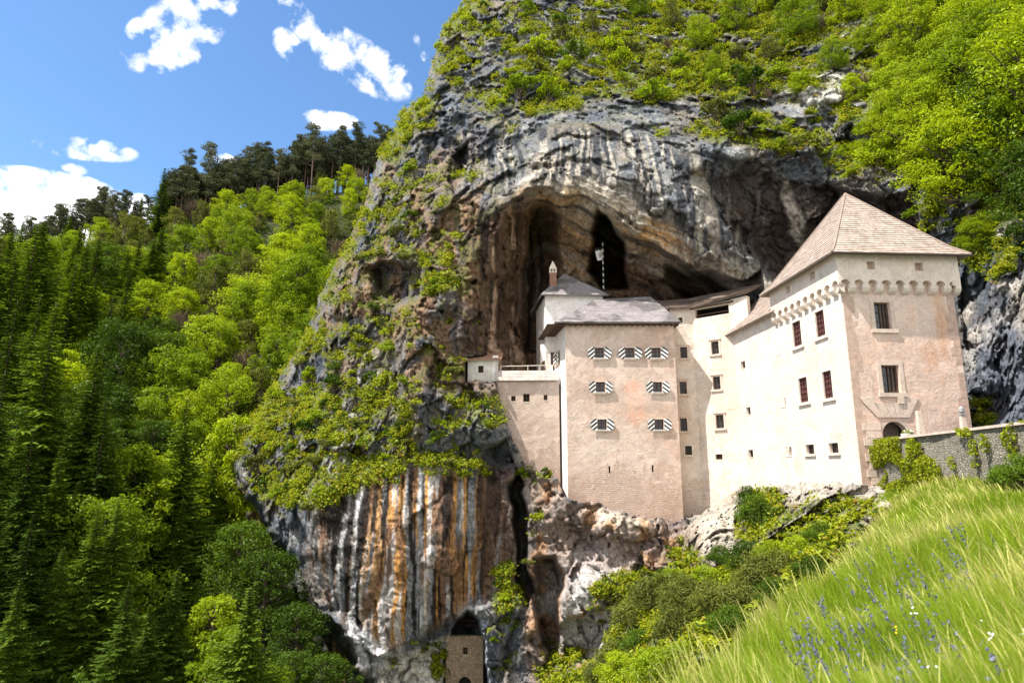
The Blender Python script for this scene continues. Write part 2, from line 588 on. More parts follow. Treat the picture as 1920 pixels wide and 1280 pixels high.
    bump(nt, bs, h, 0.75, 0.12)
    return m


def m_shingle(name, a, b, c3, dark=(0.05, 0.045, 0.04), blotch=0.0):
    m, nt, bs = new_mat(name)
    uv = nt.nodes.new('ShaderNodeUVMap').outputs[0]
    P = pos(nt)
    br = nt.nodes.new('ShaderNodeTexBrick')
    lk(nt, uv, br.inputs['Vector'])
    br.inputs['Scale'].default_value = 1
    br.inputs['Brick Width'].default_value = 0.2
    br.inputs['Row Height'].default_value = 0.3
    br.inputs['Mortar Size'].default_value = 0.012
    br.inputs['Bias'].default_value = 0.0
    br.inputs['Color1'].default_value = (*a, 1)
    br.inputs['Color2'].default_value = (*b, 1)
    br.inputs['Mortar'].default_value = (*[x * 0.4 for x in a], 1)
    n = noise(nt, P, 0.9, 6, 0.65)
    wn = nd(nt, 'ShaderNodeTexWhiteNoise', noise_dimensions='2D')
    mp = mapping(nt, uv, (5, 3.333, 1))
    fl = nd(nt, 'ShaderNodeVectorMath', operation='FLOOR')
    lk(nt, mp, fl.inputs[0]); lk(nt, fl.outputs[0], wn.inputs['Vector'])
    c = mixc(nt, mth(nt, 'MULTIPLY', wn.outputs['Value'], 0.5), br.outputs['Color'], c3)
    c = mixc(nt, ramp(nt, n, [(0.35, 0.45), (0.65, 0)]).outputs[0], c, tuple(x * 0.55 for x in a))
    if blotch:
        nb = noise(nt, P, 0.35, 5, 0.6, 0.8)
        c = mixc(nt, mth(nt, 'MULTIPLY', ramp(nt, nb, [(0.5, 0), (0.58, 1)]).outputs[0], blotch), c, dark)
    lk(nt, c, bs.inputs['Base Color'])
    h = mth(nt, 'ADD', mth(nt, 'MULTIPLY', wn.outputs['Value'], 0.5), mth(nt, 'MULTIPLY', br.outputs['Fac'], -0.6))
    bump(nt, bs, h, 0.6, 0.04)
    return m


def m_stones(name, c1, c2, mortar, bw=0.5, rh=0.28, warp=0.3):
    m, nt, bs = new_mat(name)
    P = pos(nt)
    sp = nt.nodes.new('ShaderNodeSeparateXYZ'); lk(nt, P, sp.inputs[0])
    cb = nt.nodes.new('ShaderNodeCombineXYZ')
    lk(nt, mth(nt, 'ADD', sp.outputs[0], sp.outputs[1]), cb.inputs[0]); lk(nt, sp.outputs[2], cb.inputs[1])
    wn2 = nd(nt, 'ShaderNodeTexNoise'); wn2.inputs['Scale'].default_value = 1.7; wn2.inputs['Detail'].default_value = 3
    lk(nt, P, wn2.inputs['Vector'])
    dv2 = nd(nt, 'ShaderNodeVectorMath', operation='MULTIPLY_ADD')
    lk(nt, wn2.outputs['Color'], dv2.inputs[0]); dv2.inputs[1].default_value = (warp, warp * .7, 0); lk(nt, cb.outputs[0], dv2.inputs[2])
    vo = nd(nt, 'ShaderNodeTexVoronoi', feature='DISTANCE_TO_EDGE')
    vc = nd(nt, 'ShaderNodeTexVoronoi')
    mp = mapping(nt, dv2.outputs[0], (1 / bw, 1 / rh, 1))
    for q in (vo, vc):
        q.voronoi_dimensions = '2D'
        q.inputs['Scale'].default_value = 1; lk(nt, mp, q.inputs['Vector'])
    n = noise(nt, P, 2.5, 6, 0.7)
    c = mixc(nt, nd_sep(nt, vc.outputs['Color']), c1, c2)
    c = mixc(nt, 1.0, c, ramp(nt, n, [(0.3, 0.65), (0.7, 1.25)]).outputs[0], 'MULTIPLY')
    mk = ramp(nt, vo.outputs['Distance'], [(0.03, 1), (0.12, 0)]).outputs[0]
    c = mixc(nt, mk, c, mortar)
    lk(nt, c, bs.inputs['Base Color'])
    h = mth(nt, 'ADD', mth(nt, 'MULTIPLY', ramp(nt, vo.outputs['Distance'], [(0.0, 0), (0.2, 1)]).outputs[0], 1), mth(nt, 'MULTIPLY', n, 0.5))
    bump(nt, bs, h, 0.9, 0.08)
    return m


def nd_sep(nt, col):
    s = nt.nodes.new('ShaderNodeSeparateColor'); lk(nt, col, s.inputs[0]); return s.outputs[0]


def m_stripes(name, sgn, e):
    """black and white diagonal bands painted on the shutter"""
    m, nt, bs = new_mat(name)
    P = pos(nt)
    dp = nd(nt, 'ShaderNodeVectorMath', operation='DOT_PRODUCT'); lk(nt, P, dp.inputs[0])
    dp.inputs[1].default_value = (e[0] * sgn * 0.8, e[1] * sgn * 0.8, 1.0)
    fr = mth(nt, 'FRACT', mth(nt, 'MULTIPLY', dp.outputs['Value'], 2.35))
    st = ramp(nt, fr, [(0.0, 0), (0.5, 0), (0.53, 1), (0.97, 1), (1.0, 0)])
    c = mixc(nt, st.outputs[0], (0.035, 0.037, 0.042), (0.78, 0.76, 0.72))
    c = mixc(nt, 1.0, c, ramp(nt, noise(nt, P, 6, 4), [(0.3, 0.8), (0.7, 1.1)]).outputs[0], 'MULTIPLY')
    lk(nt, c, bs.inputs['Base Color'])
    bs.inputs['Roughness'].default_value = 0.6
    return m


M_ROCK = m_rock()
M_WOOD = m_flat('old dark wood', (0.10, 0.065, 0.045), 0.8, 0.35, 4, 0.4)
M_REDWOOD = m_flat('red brown window wood', (0.10, 0.042, 0.036), 0.6, 0.25, 3)
M_STONE = m_flat('dressed stone', (0.56, 0.45, 0.37), 0.9, 0.18, 3, 0.4)
M_STONE_PALE = m_flat('pale dressed stone', (0.66, 0.58, 0.49), 0.9, 0.15, 3, 0.4)
M_IRON = m_flat('iron', (0.045, 0.03, 0.025), 0.6, 0.3, 5)
M_DARK = m_flat('dark interior', (0.02, 0.016, 0.014), 1.0, 0.2, 1)
mg, ntg, bsg = new_mat('window glass')
bsg.inputs['Base Color'].default_value = (0.03, 0.033, 0.038, 1)
bsg.inputs['Roughness'].default_value = 0.12
bsg.inputs['Specular IOR Level'].default_value = 0.6
M_GLASS = mg
M_BARK = m_flat('bark', (0.10, 0.075, 0.055), 0.95, 0.4, 3, 0.6)
M_PINEBARK = m_flat('pine bark', (0.15, 0.10, 0.075), 0.95, 0.35, 2, 0.5)
M_LEAF = m_leaf('fresh beech leaves', (0.12, 0.19, 0.008), (0.31, 0.40, 0.012), 0.45)
M_LEAF_D = m_leaf('shaded broad leaves', (0.028, 0.060, 0.006), (0.09, 0.15, 0.010), 0.33)  # dark leaf green; also carries the mountain shade over the lower left trees
M_OLIVE = m_leaf('olive scrub leaves', (0.09, 0.11, 0.02), (0.17, 0.19, 0.035), 0.3)
M_SPRUCE = m_leaf('spruce needles', (0.04, 0.075, 0.010), (0.13, 0.20, 0.018), 0.32)
M_SPRUCE_Y = m_leaf('young spruce needles', (0.07, 0.12, 0.012), (0.15, 0.22, 0.02), 0.28)
M_PINE = m_leaf('black pine needles', (0.055, 0.068, 0.034), (0.11, 0.12, 0.06), 0.2)  # lightened: haze over the distant ridge is put into this colour
M_TWIG = m_leaf('bare twigs', (0.10, 0.07, 0.055), (0.17, 0.125, 0.085), 0.1)
M_TUFT = m_leaf('cliff tufts', (0.14, 0.19, 0.010), (0.32, 0.35, 0.015), 0.42, var=0.0)
M_TUFT_O = m_leaf('dry moss', (0.22, 0.16, 0.025), (0.34, 0.27, 0.035), 0.3, var=0.0)
M_GRASS = m_leaf('meadow grass', (0.16, 0.27, 0.014), (0.40, 0.50, 0.05), 0.5, var=0.0)
M_GRASS_DRY = m_leaf('seed heads', (0.46, 0.46, 0.12), (0.62, 0.60, 0.22), 0.45, var=0.0)
M_SAGE = m_leaf('violet blossom', (0.13, 0.14, 0.22), (0.18, 0.18, 0.28), 0.3, var=0.0)
M_WHITEF = m_flat('white blossom', (0.75, 0.75, 0.68), 0.8, 0.1, 5)
M_YELF = m_flat('yellow blossom', (0.75, 0.5, 0.03), 0.8, 0.1, 5)

# ------------------------------------------------------------------ the cliff (one relief sheet of real depth)
STEP = 2.6
gx = np.arange(372, 2160, STEP); gy = np.arange(-200, 1400, STEP)
PX, PY = np.meshgrid(gx, gy)
XW = (PX - 960) / F; AW = (640 - PY) / F
DY = math.cos(PITCH) - AW * math.sin(PITCH); DZ = math.sin(PITCH) + AW * math.cos(PITCH)

CP = [  # px, py, depth
    (890, -180, 108), (1150, -180, 112), (1500, -180, 108), (1800, -180, 92), (2150, -180, 78),
    (880, 0, 94), (1000, 0, 91), (1150, 0, 94), (1300, 0, 95), (1500, 0, 90), (1700, 0, 78), (1920, 0, 66), (2150, 0, 60),
    (820, 120, 88), (900, 140, 84), (1000, 150, 82), (1150, 130, 83), (1300, 140, 81), (1500, 140, 76), (1650, 150, 70), (1800, 150, 64), (2000, 150, 56),
    (730, 280, 84), (800, 260, 80), (900, 260, 77), (1000, 260, 73), (1100, 250, 71), (1200, 240, 71), (1330, 260, 70), (1450, 260, 70), (1600, 270, 67), (1750, 280, 61), (1920, 280, 54), (2150, 300, 48),
    (700, 400, 80), (780, 380, 76), (860, 360, 73), (940, 340, 70), (1020, 320, 67.5), (1100, 330, 66.5), (1200, 370, 66.5), (1300, 420, 67), (1400, 480, 69), (1450, 540, 70),
    (1340, 320, 67.5), (1440, 350, 68), (1520, 360, 68), (1600, 350, 66), (1700, 390, 62), (1500, 460, 69), (1800, 420, 57), (1920, 420, 50),
    (640, 520, 80), (720, 520, 74), (800, 520, 71), (870, 480, 70), (870, 580, 69), (780, 580, 70),
    (610, 640, 79), (680, 640, 73), (760, 640, 69.5), (840, 650, 68), (900, 640, 70),
    (590, 740, 78), (650, 740, 72), (720, 740, 69), (800, 740, 66.5), (880, 730, 66.2), (930, 750, 66),
    (500, 860, 77), (560, 850, 72), (640, 850, 68), (720, 860, 65.5), (800, 850, 64), (880, 850, 63.5), (940, 840, 64.5),
    (420, 900, 80), (470, 820, 80), (490, 950, 73), (560, 960, 67), (640, 950, 65), (740, 950, 63.5), (850, 950, 63.3), (930, 950, 65),
    (520, 1060, 71), (580, 1060, 67), (660, 1060, 64.5), (760, 1060, 63.5), (870, 1060, 64.5), (940, 1060, 66),
    (640, 1180, 67), (700, 1180, 64.5), (780, 1160, 64), (860, 1120, 65), (700, 1240, 65.5), (800, 1280, 65.5), (930, 1170, 65), (930, 1280, 64),
    (1000, 900, 65), (1000, 960, 64), (1000, 1060, 64.5), (1010, 1180, 64), (1010, 1300, 62),
    (1060, 900, 64.3), (1100, 980, 62.5), (1100, 1060, 62.5), (1100, 1150, 62), (1110, 1250, 61),
    (1180, 950, 63.8), (1200, 1010, 61.5), (1180, 1080, 61), (1240, 1000, 63), (1270, 1040, 62.5), (1230, 1090, 59), (1160, 1200, 56),
    (1300, 960, 64.8), (1330, 950, 64), (1300, 1050, 57), (1340, 1000, 56.5), (1380, 920, 62.6), (1380, 1000, 54.5), (1440, 905, 57.4), (1440, 1000, 49), (1500, 905, 52), (1500, 980, 45.5), (1560, 905, 48), (1570, 960, 43),
    (1620, 905, 44), (1620, 960, 41.5), (1660, 940, 41), (1400, 1080, 44), (1300, 1130, 46), (1250, 1200, 42), (1500, 1060, 38), (1150, 1300, 44), (1350, 1250, 34), (1600, 1040, 34), (1800, 1000, 34), (1600, 1300, 25),
    (1830, 500, 53), (1860, 600, 50.5), (1920, 520, 46), (1920, 650, 44), (1860, 760, 49.5), (1920, 780, 42), (2100, 700, 36), (2100, 900, 30), (1750, 700, 56),
]
Df = rbf([(c[0], c[1]) for c in CP], [c[2] for c in CP], smooth=1e-4)
D = Df(PX, PY)


def world(Dm):
    t = Dm / DY
    return XW * t, Dm, DZ * t


X0, Y0, Z0 = world(D)
jx = 9 * fbm(PX / 42, PY / 42, 0.5, 3, 11); jy = 9 * fbm(PX / 42, PY / 42, 7.5, 3, 12)
JX, JY = PX + jx, PY + jy

CAVE = [(868, 660), (872, 560), (880, 480), (900, 425), (935, 388), (985, 360), (1040, 352), (1100, 374), (1150, 404), (1200, 440), (1260, 472),
        (1310, 500), (1360, 530), (1400, 556), (1440, 580), (1440, 660), (1300, 720), (1060, 740), (950, 710)]
sdc = psd(CAVE, JX, JY)
D = D + 17 * (1 - np.exp(-np.clip(sdc, 0, None) / 62.0)) * (0.05 + 0.95 * sstep(865, 1005, JX + .12 * (PY - 500)))
def ell(cx, cy, rx, ry, soft=0.5, rot=0.0):
    c, s = math.cos(math.radians(rot)), math.sin(math.radians(rot))
    x = (JX - cx) * c + (JY - cy) * s; y = -(JX - cx) * s + (JY - cy) * c
    q = np.sqrt((x / rx) ** 2 + (y / ry) ** 2)
    return sstep(1 + soft, 1 - soft, q)


# inner features of the cave
for poly, dep, fe in (
        ([(1118, 396), (1140, 412), (1158, 440), (1170, 470), (1174, 510), (1170, 540), (1128, 540), (1110, 505), (1112, 440)], 26, 9),
        ([(985, 400), (1030, 380), (1052, 400), (1048, 520), (1040, 660), (985, 660), (970, 540)], 10, 18),
        ([(1255, 505), (1330, 510), (1400, 545), (1440, 580), (1400, 600), (1290, 590)], 12, 22),
        ([(962, 845), (976, 850), (986, 940), (988, 1050), (1004, 1110), (988, 1140), (968, 1100), (958, 960)], 9, 7),
        ([(1006, 1045), (1040, 1040), (1054, 1070), (1054, 1190), (1036, 1240), (1008, 1210), (1000, 1120)], 6, 10),
        ([(846, 1190), (862, 1158), (884, 1142), (902, 1160), (912, 1200), (914, 1420), (826, 1420), (836, 1210)], 9, 7),
        ([(690, 1252), (740, 1222), (790, 1198), (850, 1164), (850, 1190), (836, 1210), (826, 1420), (700, 1420)], 0.5, 10),
        ([(906, 838), (940, 826), (962, 815), (968, 870), (930, 905), (900, 880)], 3.0, 9),
        ([(690, 505), (740, 490), (800, 500), (800, 560), (740, 575), (700, 560)], 4.5, 16),
        ([(845, 290), (880, 270), (895, 300), (880, 330), (850, 330)], 4.0, 9),
        ([(1292, 322), (1400, 305), (1500, 335), (1600, 350), (1700, 375), (1720, 430), (1690, 500), (1455, 545), (1400, 480), (1340, 410)], 2.4, 26),
        ([(1050, 1170), (1180, 1110), (1180, 1180), (1060, 1240)], 1.6, 12)):
    s = psd(poly, JX, JY)
    D = D + dep * sstep(-fe * 0.5, fe, s)
# boulder above the dark hollow, grassy knob on the left, hanging rib lower left
for (cx, cy, rx, ry, h) in ((920, 800, 48, 40, 2.6), (810, 545, 52, 55, 2.6), (1180, 985, 70, 32, 1.6), (1330, 1020, 50, 50, 2.2), (1110, 1110, 60, 60, 1.8),
                            (1240, 1040, 40, 34, 1.6), (1070, 960, 40, 40, 1.2), (1540, 940, 50, 24, 1.0), (1410, 960, 40, 34, 1.6), (640, 560, 40, 40, 1.8),
                            (780, 670, 40, 90, 2.0), (620, 860, 40, 120, 1.6), (900, 1230, 18, 70, 1.8), (1420, 275, 110, 34, 2.6), (1640, 230, 70, 40, 2.0), (1540, 160, 60, 40, 2.0)):
    q = ((JX - cx) / rx) ** 2 + ((JY - cy) / ry) ** 2
    D = D - h * np.sqrt(np.clip(1 - q, 0, 1))
# flow ribs that follow the arch
band = sstep(-150, -20, sdc) * sstep(900, 1020, PX) * sstep(640, 540, PY)
along = PX * 0.85 + PY * 0.5
wob = 18 * fbm(along / 160, 0.3, 1.1, 3, 5)
across = sdc + wob
D = D - band * (1.1 * ridged(across / 46, along / 420, 3.1, 4, 21) + 0.35 * ridged(across / 15, along / 160, 8.1, 2, 25))
X0, Y0, Z0 = world(D)
# vertical ribs and pillars
left_flank = sstep(1080, 990, PX) * sstep(360, 420, PY) * sstep(760, 640, PY) * sstep(840, 880, PX)
lower_bulge = sstep(-6, 14, psd([(560, 900), (700, 870), (800, 862), (985, 862), (985, 1100), (880, 1138), (850, 1160), (700, 1235), (600, 1130), (540, 1040)], JX, JY))
vr = ridged(X0 / 3.4 + 0.6 * fbm(X0 / 9, 0, Z0 / 9, 3, 31), Y0 / 11, Z0 / 26, 4, 33)
D = D - (0.35 + 2.1 * left_flank + 0.25 * lower_bulge) * vr
# strata steps in the upper face
upp = sstep(420, 300, PY) + 0.4 * sstep(700, 640, PX)
zs = (Z0 + 0.42 * X0 + 6.5 * fbm(X0 / 13, Y0 / 13, Z0 / 13, 4, 41)) / 5.5
fr = zs - np.floor(zs)
sm = sstep(-.25, .35, fbm(X0 / 7, Y0 / 9, Z0 / 7, 3, 45))
D = D + np.clip(upp, 0, 1) * sm * (1.3 * (fr ** 1.5) - 1.3 * sstep(0.8, 1.0, fr))
# general roughness, coarse to fine
calm = 1 - 0.65 * lower_bulge - 0.4 * np.clip(band + ell(1200, 330, 260, 110, .4, 18), 0, 1)
wx, wy, wz = X0 + .9 * fbm(X0 / 2, Y0 / 2, Z0 / 2, 3, 91), Y0 + .9 * fbm(X0 / 2, Y0 / 2, Z0 / 2 + 9, 3, 92), Z0 + .9 * fbm(X0 / 2 + 9, Y0 / 2, Z0 / 2, 3, 93)
rough = (1.3 * fbm(X0 / 8, Y0 / 8, Z0 / 8, 2, 51) + 1.4 * facets(wx / 4.6, wy / 4.6, wz / 6.5, 601) + .75 * facets(wx / 1.9 + 5, wy / 1.9, wz / 2.6, 611) + .3 * facets(wx / .8 + 5, wy / .8, wz / 1.1, 621)
         + 0.5 * ridged(X0 / 4.2 + 9, Y0 / 4.2, Z0 / 5.5, 3, 55, 0.5) + 0.35 * ridged(X0 / 1.4, Y0 / 1.4, Z0 / 1.7, 4, 61, 0.65))
gentle = sstep(1100, 1300, PX) * sstep(900, 1040, PY)
D = D - rough * calm * (1 + 0.15 * gentle)
# blocks: faceted cells
vc = vn(np.round(X0 / 2.2 + 0.5 * vn(X0, Y0, Z0, 3)), np.round(Y0 / 3), np.round(Z0 / 2.8 + 0.4 * vn(X0, Y0, Z0, 4)), 71)

# stay behind the castle, stand in front of its foot
BASE = [(930, 715), (945, 770), (965, 830), (985, 872), (1045, 892), (1062, 932), (1130, 945), (1200, 966), (1262, 976), (1330, 954), (1372, 936), (1400, 922),
        (1440, 914), (1500, 905), (1560, 904), (1625, 905), (1700, 905), (1850, 860)]
WALLD = [(930, 66.8), (1040, 66.8), (1046, 64.4), (1262, 64.4), (1270, 66.3), (1300, 66.3), (1375, 63.4), (1408, 59.7), (1440, 56.6), (1500, 51.2), (1560, 47.4), (1612, 44), (1700, 44.2), (1850, 44.6)]
base_y = np.interp(PX, *zip(*BASE)) + 6 * fbm(PX / 16, 0.2, 0.7, 3, 81)
wall_d = np.interp(PX, *zip(*WALLD))
TOP = [(870, 676), (936, 668), (950, 640), (1000, 560), (1010, 520), (1130, 500), (1250, 540), (1400, 530), (1440, 500), (1560, 400), (1590, 380), (1800, 480), (1830, 500), (1850, 500)]
top_y = np.interp(PX, *zip(*TOP))
back_need = np.interp(PX, [870, 930, 1000, 1262, 1400, 1440, 1600, 1850], [70.5, 71, 79, 80, 78, 68, 58, 56])
inx = (PX > 872) & (PX < 1834)
behind = inx & (PY > top_y - 5) & (PY < base_y) & (PX < 1792 + 0.085 * (PY - 500))
D = np.where(behind, np.maximum(D, back_need + 0 * D), D)
fore = (PX > 936) & (PX < 1640) & (PY >= base_y)
dep_b = PY - base_y
D = np.where(fore & (dep_b < np.where(PX < 1060, 40, 14 + 10 * fbm(PX / 25, 0.3, 0.9, 2, 83))), np.minimum(D, wall_d - 0.15 - 0.02 * dep_b), D)

SIL = [(905, -220), (893, 0), (866, 20), (832, 60), (816, 130), (800, 180), (757, 215), (742, 250), (714, 300), (700, 340), (690, 390), (668, 440), (640, 490),
       (612, 540), (592, 590), (566, 650), (530, 710), (496, 765), (462, 820), (444, 870), (450, 912), (478, 952), (506, 998), (534, 1046), (562, 1092), (572, 1122), (604, 1165), (642, 1205),
       (678, 1256), (700, 1300), (712, 1420), (2300, 1420), (2300, -220)]
lowj = 1 + 1.6 * sstep(930, 1000, PY)
sds = psd(SIL, PX + jx * 0.7 * lowj, PY + jy * 0.7 * lowj)
roll = np.clip(1 - sds / 16.0, 0, 1.6)
D = D + 5.0 * roll ** 2.2
XC, YC, ZC = world(D)
keep = sds > -7
print('cliff grid', PX.shape)

# normals of the relief
Pg = np.stack([XC, YC, ZC], -1)
du = np.gradient(Pg, axis=1); dv = np.gradient(Pg, axis=0)
NG = np.cross(dv, du)
NG /= (np.linalg.norm(NG, axis=-1, keepdims=True) + 1e-9)
flip = (NG * Pg).sum(-1) > 0
NG[flip] *= -1


def blur(a, n=1):
    for _ in range(n):
        b = a.copy()
        b[1:-1, 1:-1] = (a[1:-1, 1:-1] * 2 + a[:-2, 1:-1] + a[2:, 1:-1] + a[1:-1, :-2] + a[1:-1, 2:]) / 6
        a = b
    return a


NZ = blur(NG[..., 2], 3)


# ---- albedo of the rock
def mixa(a, b, t):
    t = np.clip(t, 0, 1)[..., None]
    return a * (1 - t) + np.asarray(b, float) * t


nb = fbm(XC / 7, YC / 7, ZC / 7, 4, 101)
nm = fbm(XC / 2.2, YC / 2.2, ZC / 2.2, 4, 103)
col = np.ones(PX.shape + (3,)) * np.array((0.185, 0.20, 0.225))
col = mixa(col, (0.12, 0.145, 0.19), sstep(-0.1, 0.45, nb))
col = mixa(col, (0.36, 0.355, 0.34), sstep(0.1, 0.5, nm) * 0.7)
col = mixa(col, (0.30, 0.24, 0.17), sstep(0.15, 0.6, fbm(XC / 4, YC / 4, ZC / 6, 3, 105)) * 0.55)
# warm zones
warm = np.clip(ell(800, 620, 160, 150) * 0.6 + ell(820, 400, 50, 110) * 0.8 + left_flank * 0.8, 0, 1)
col = mixa(col, (0.12, 0.08, 0.06), left_flank * .85)
col = mixa(col, (0.24, 0.165, 0.12), warm * (1 - .7 * left_flank) * (0.6 + 0.4 * nm))
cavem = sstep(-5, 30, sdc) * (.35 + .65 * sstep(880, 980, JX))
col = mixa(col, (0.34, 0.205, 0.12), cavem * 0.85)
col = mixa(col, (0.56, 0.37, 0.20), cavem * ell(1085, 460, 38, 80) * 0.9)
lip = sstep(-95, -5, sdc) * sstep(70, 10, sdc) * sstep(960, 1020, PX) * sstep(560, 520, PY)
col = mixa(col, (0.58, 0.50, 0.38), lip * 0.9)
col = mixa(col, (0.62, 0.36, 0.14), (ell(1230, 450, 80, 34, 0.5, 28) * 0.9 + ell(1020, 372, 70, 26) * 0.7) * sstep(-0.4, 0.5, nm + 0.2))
fl = np.clip(ell(780, 520, 200, 260), 0, 1) * (1 - cavem)
col = mixa(col, (0.33, 0.20, 0.10), fl * sstep(0.1, 0.4, fbm(XC / 2.4, YC / 2.4, ZC / 5, 3, 171)) * 0.75)
col = mixa(col, (0.16, 0.16, 0.05), np.clip(fl + .4 * ell(1000, 180, 300, 160), 0, 1) * sstep(0.05, 0.35, fbm(XC / 1.8, YC / 1.8, ZC / 1.8, 4, 173) + .25 * NZ) * 0.8)
# streaks along the flow of the arch
fs = fbm(across / 9.0, along / 230, 0.7, 4, 111)
col = mixa(col, (0.09, 0.085, 0.085), band * sstep(0.25, 0.45, fs) * 0.7)
col = mixa(col, (0.55, 0.52, 0.46), band * sstep(0.25, 0.5, -fs) * 0.55)
# vertical streaks: dark manganese, pale calcite
us = XC + 0.8 * fbm(XC / 5, YC / 9, ZC / 14, 2, 121)
vs1 = fbm(us / 0.6, YC / 7, ZC / 15, 4, 123)
vs2 = fbm(us / 0.42 + 30, YC / 7, ZC / 17, 4, 127)
brk = fbm(XC / 1.6, YC / 4, ZC / 3.2, 4, 133)
vs1 = vs1 + .28 * brk; vs2 = vs2 - .26 * fbm(XC / 2.2, YC / 4, ZC / 4.0, 4, 135)
vs3 = .25 * brk + fbm(us / 1.1 + 60, YC / 9, ZC / 13, 3, 129)
upst = (ell(940, 280, 150, 80) * .8 + ell(1080, 280, 130, 55) + ell(1250, 330, 160, 60, 0.5, 25) + ell(1380, 420, 110, 90)) * sstep(230, 260, PY)
upst = np.clip(upst, 0, 1)
col = mixa(col, (0.06, 0.065, 0.08), upst * sstep(-0.05, 0.2, vs1) * 0.85)
col = mixa(col, (0.50, 0.46, 0.38), upst * sstep(0.15, 0.35, -vs2) * 0.7)
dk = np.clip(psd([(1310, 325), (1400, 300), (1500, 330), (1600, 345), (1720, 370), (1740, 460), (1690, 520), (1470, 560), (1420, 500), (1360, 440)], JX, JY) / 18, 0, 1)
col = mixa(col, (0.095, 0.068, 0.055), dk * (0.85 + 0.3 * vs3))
for (p) in ([(1300, 315), (1312, 320), (1345, 390), (1352, 470), (1338, 470), (1318, 380)], [(1462, 320), (1474, 330), (1508, 420), (1505, 470), (1480, 440)],
            [(1378, 395), (1386, 440), (1384, 470), (1378, 440)]):
    col = mixa(col, (0.50, 0.44, 0.36), sstep(-4, 4, psd(p, JX, JY)) * (0.8 + 0.3 * nm))
pil = left_flank * sstep(0.25, 0.45, vs3)
col = mixa(col, (0.62, 0.43, 0.30), pil * 0.9)
col = mixa(col, (0.06, 0.045, 0.04), left_flank * sstep(0.1, 0.35, -vs1) * 0.75)
# the stained bulge lower left
bz = np.clip(psd([(590, 930), (620, 890), (700, 870), (800, 865), (960, 870), (985, 1100), (880, 1140), (860, 1160), (700, 1250), (600, 1130), (560, 1040)], JX, JY) / 25, 0, 1)
col = mixa(col, (0.36, 0.36, 0.37), bz * 0.8 * sstep(-.6, .1, brk))
right_b = sstep(640, 760, PX) * sstep(960, 880, PX)
col = mixa(col, (0.62, 0.30, 0.06), bz * sstep(-0.05, 0.2, vs1 + 0.34 * right_b - 0.1) * (0.4 + 0.5 * right_b))
col = mixa(col, (0.27, 0.15, 0.09), bz * sstep(-0.1, 0.25, vs3 + 0.3 * sstep(760, 940, PX)) * 0.85)
col = mixa(col, (0.035, 0.028, 0.025), bz * sstep(0.17, 0.27, vs2 + 0.12 * sstep(1040, 940, PY)) * 0.92)
col = mixa(col, (0.58, 0.58, 0.58), bz * sstep(0.30, 0.48, -vs2 + 0.15 * sstep(1050, 1180, PY) - .12 * right_b) * 0.75)
col = mixa(col, (0.14, 0.09, 0.065), ell(930, 1000, 45, 130, 0.3) * 0.75 * sstep(-0.5, 0.3, vs1))
col = mixa(col, (0.72, 0.73, 0.76), np.clip(psd([(640, 1150), (660, 1160), (720, 1205), (760, 1245), (700, 1270), (660, 1225)], JX, JY) / 12, 0, 1) * 0.85)
lowr = sstep(0, 12, psd([(700, 1250), (780, 1212), (850, 1175), (836, 1300), (820, 1420), (700, 1420)], JX, JY))
col = mixa(col, (0.66, 0.60, 0.50), lowr * (0.75 + 0.4 * nm))  # paler albedo stands in for sunlight on the rock below the bulge
col = mixa(col, (0.74, 0.72, 0.66), ell(760, 1265, 60, 40) * (0.5 + 0.5 * nm))
col = mixa(col, (0.42, 0.47, 0.55), ell(905, 1230, 14, 80) * 0.8)
col = mixa(col, (0.52, 0.48, 0.42), ell(650, 800, 22, 160, 0.4, 22) * 0.6)
# rock under the castle: pinkish tan; to the right: pale cream
under = sstep(975, 1000, PX) * sstep(1330, 1270, PX) * sstep(-10, 20, PY - base_y)
col = mixa(col, (0.43, 0.31, 0.24), under * 0.75 * (0.8 + 0.3 * nb))
col = mixa(col, (0.56, 0.55, 0.54), under * ell(1110, 1160, 80, 120) * 0.7)
col = mixa(col, (0.58, 0.50, 0.41), under * ell(1180, 960, 80, 30) * 0.8)
col = mixa(col, (0.55, 0.29, 0.13), under * sstep(0.2, 0.42, fbm(XC / 1.5, YC / 2, ZC / 2.2, 3, 141)) * 0.6)
pale = sstep(1270, 1330, PX) * sstep(870, 900, PY)
col = mixa(col, (0.60, 0.53, 0.42), pale * 0.8 * (0.85 + 0.3 * nm))
col = mixa(col, (0.30, 0.28, 0.25), pale * sstep(0.15, 0.45, nb) * 0.6)
rt = ell(1860, 560, 70, 160)
col = mixa(col, (0.50, 0.47, 0.42), rt * sstep(-0.2, 0.4, nm) * 0.7)
col = mixa(col, (0.24, 0.27, 0.34), ell(1880, 700, 50, 100) * 0.6)
col = mixa(col, (0.60, 0.59, 0.52), (ell(1540, 165, 80, 40) + ell(1600, 60, 40, 30) + ell(1130, 80, 160, 60) * 0.5) * 0.8)
col = mixa(col, (0.55, 0.56, 0.58), ell(645, 790, 14, 130, 0.4, 25) * 0.5)

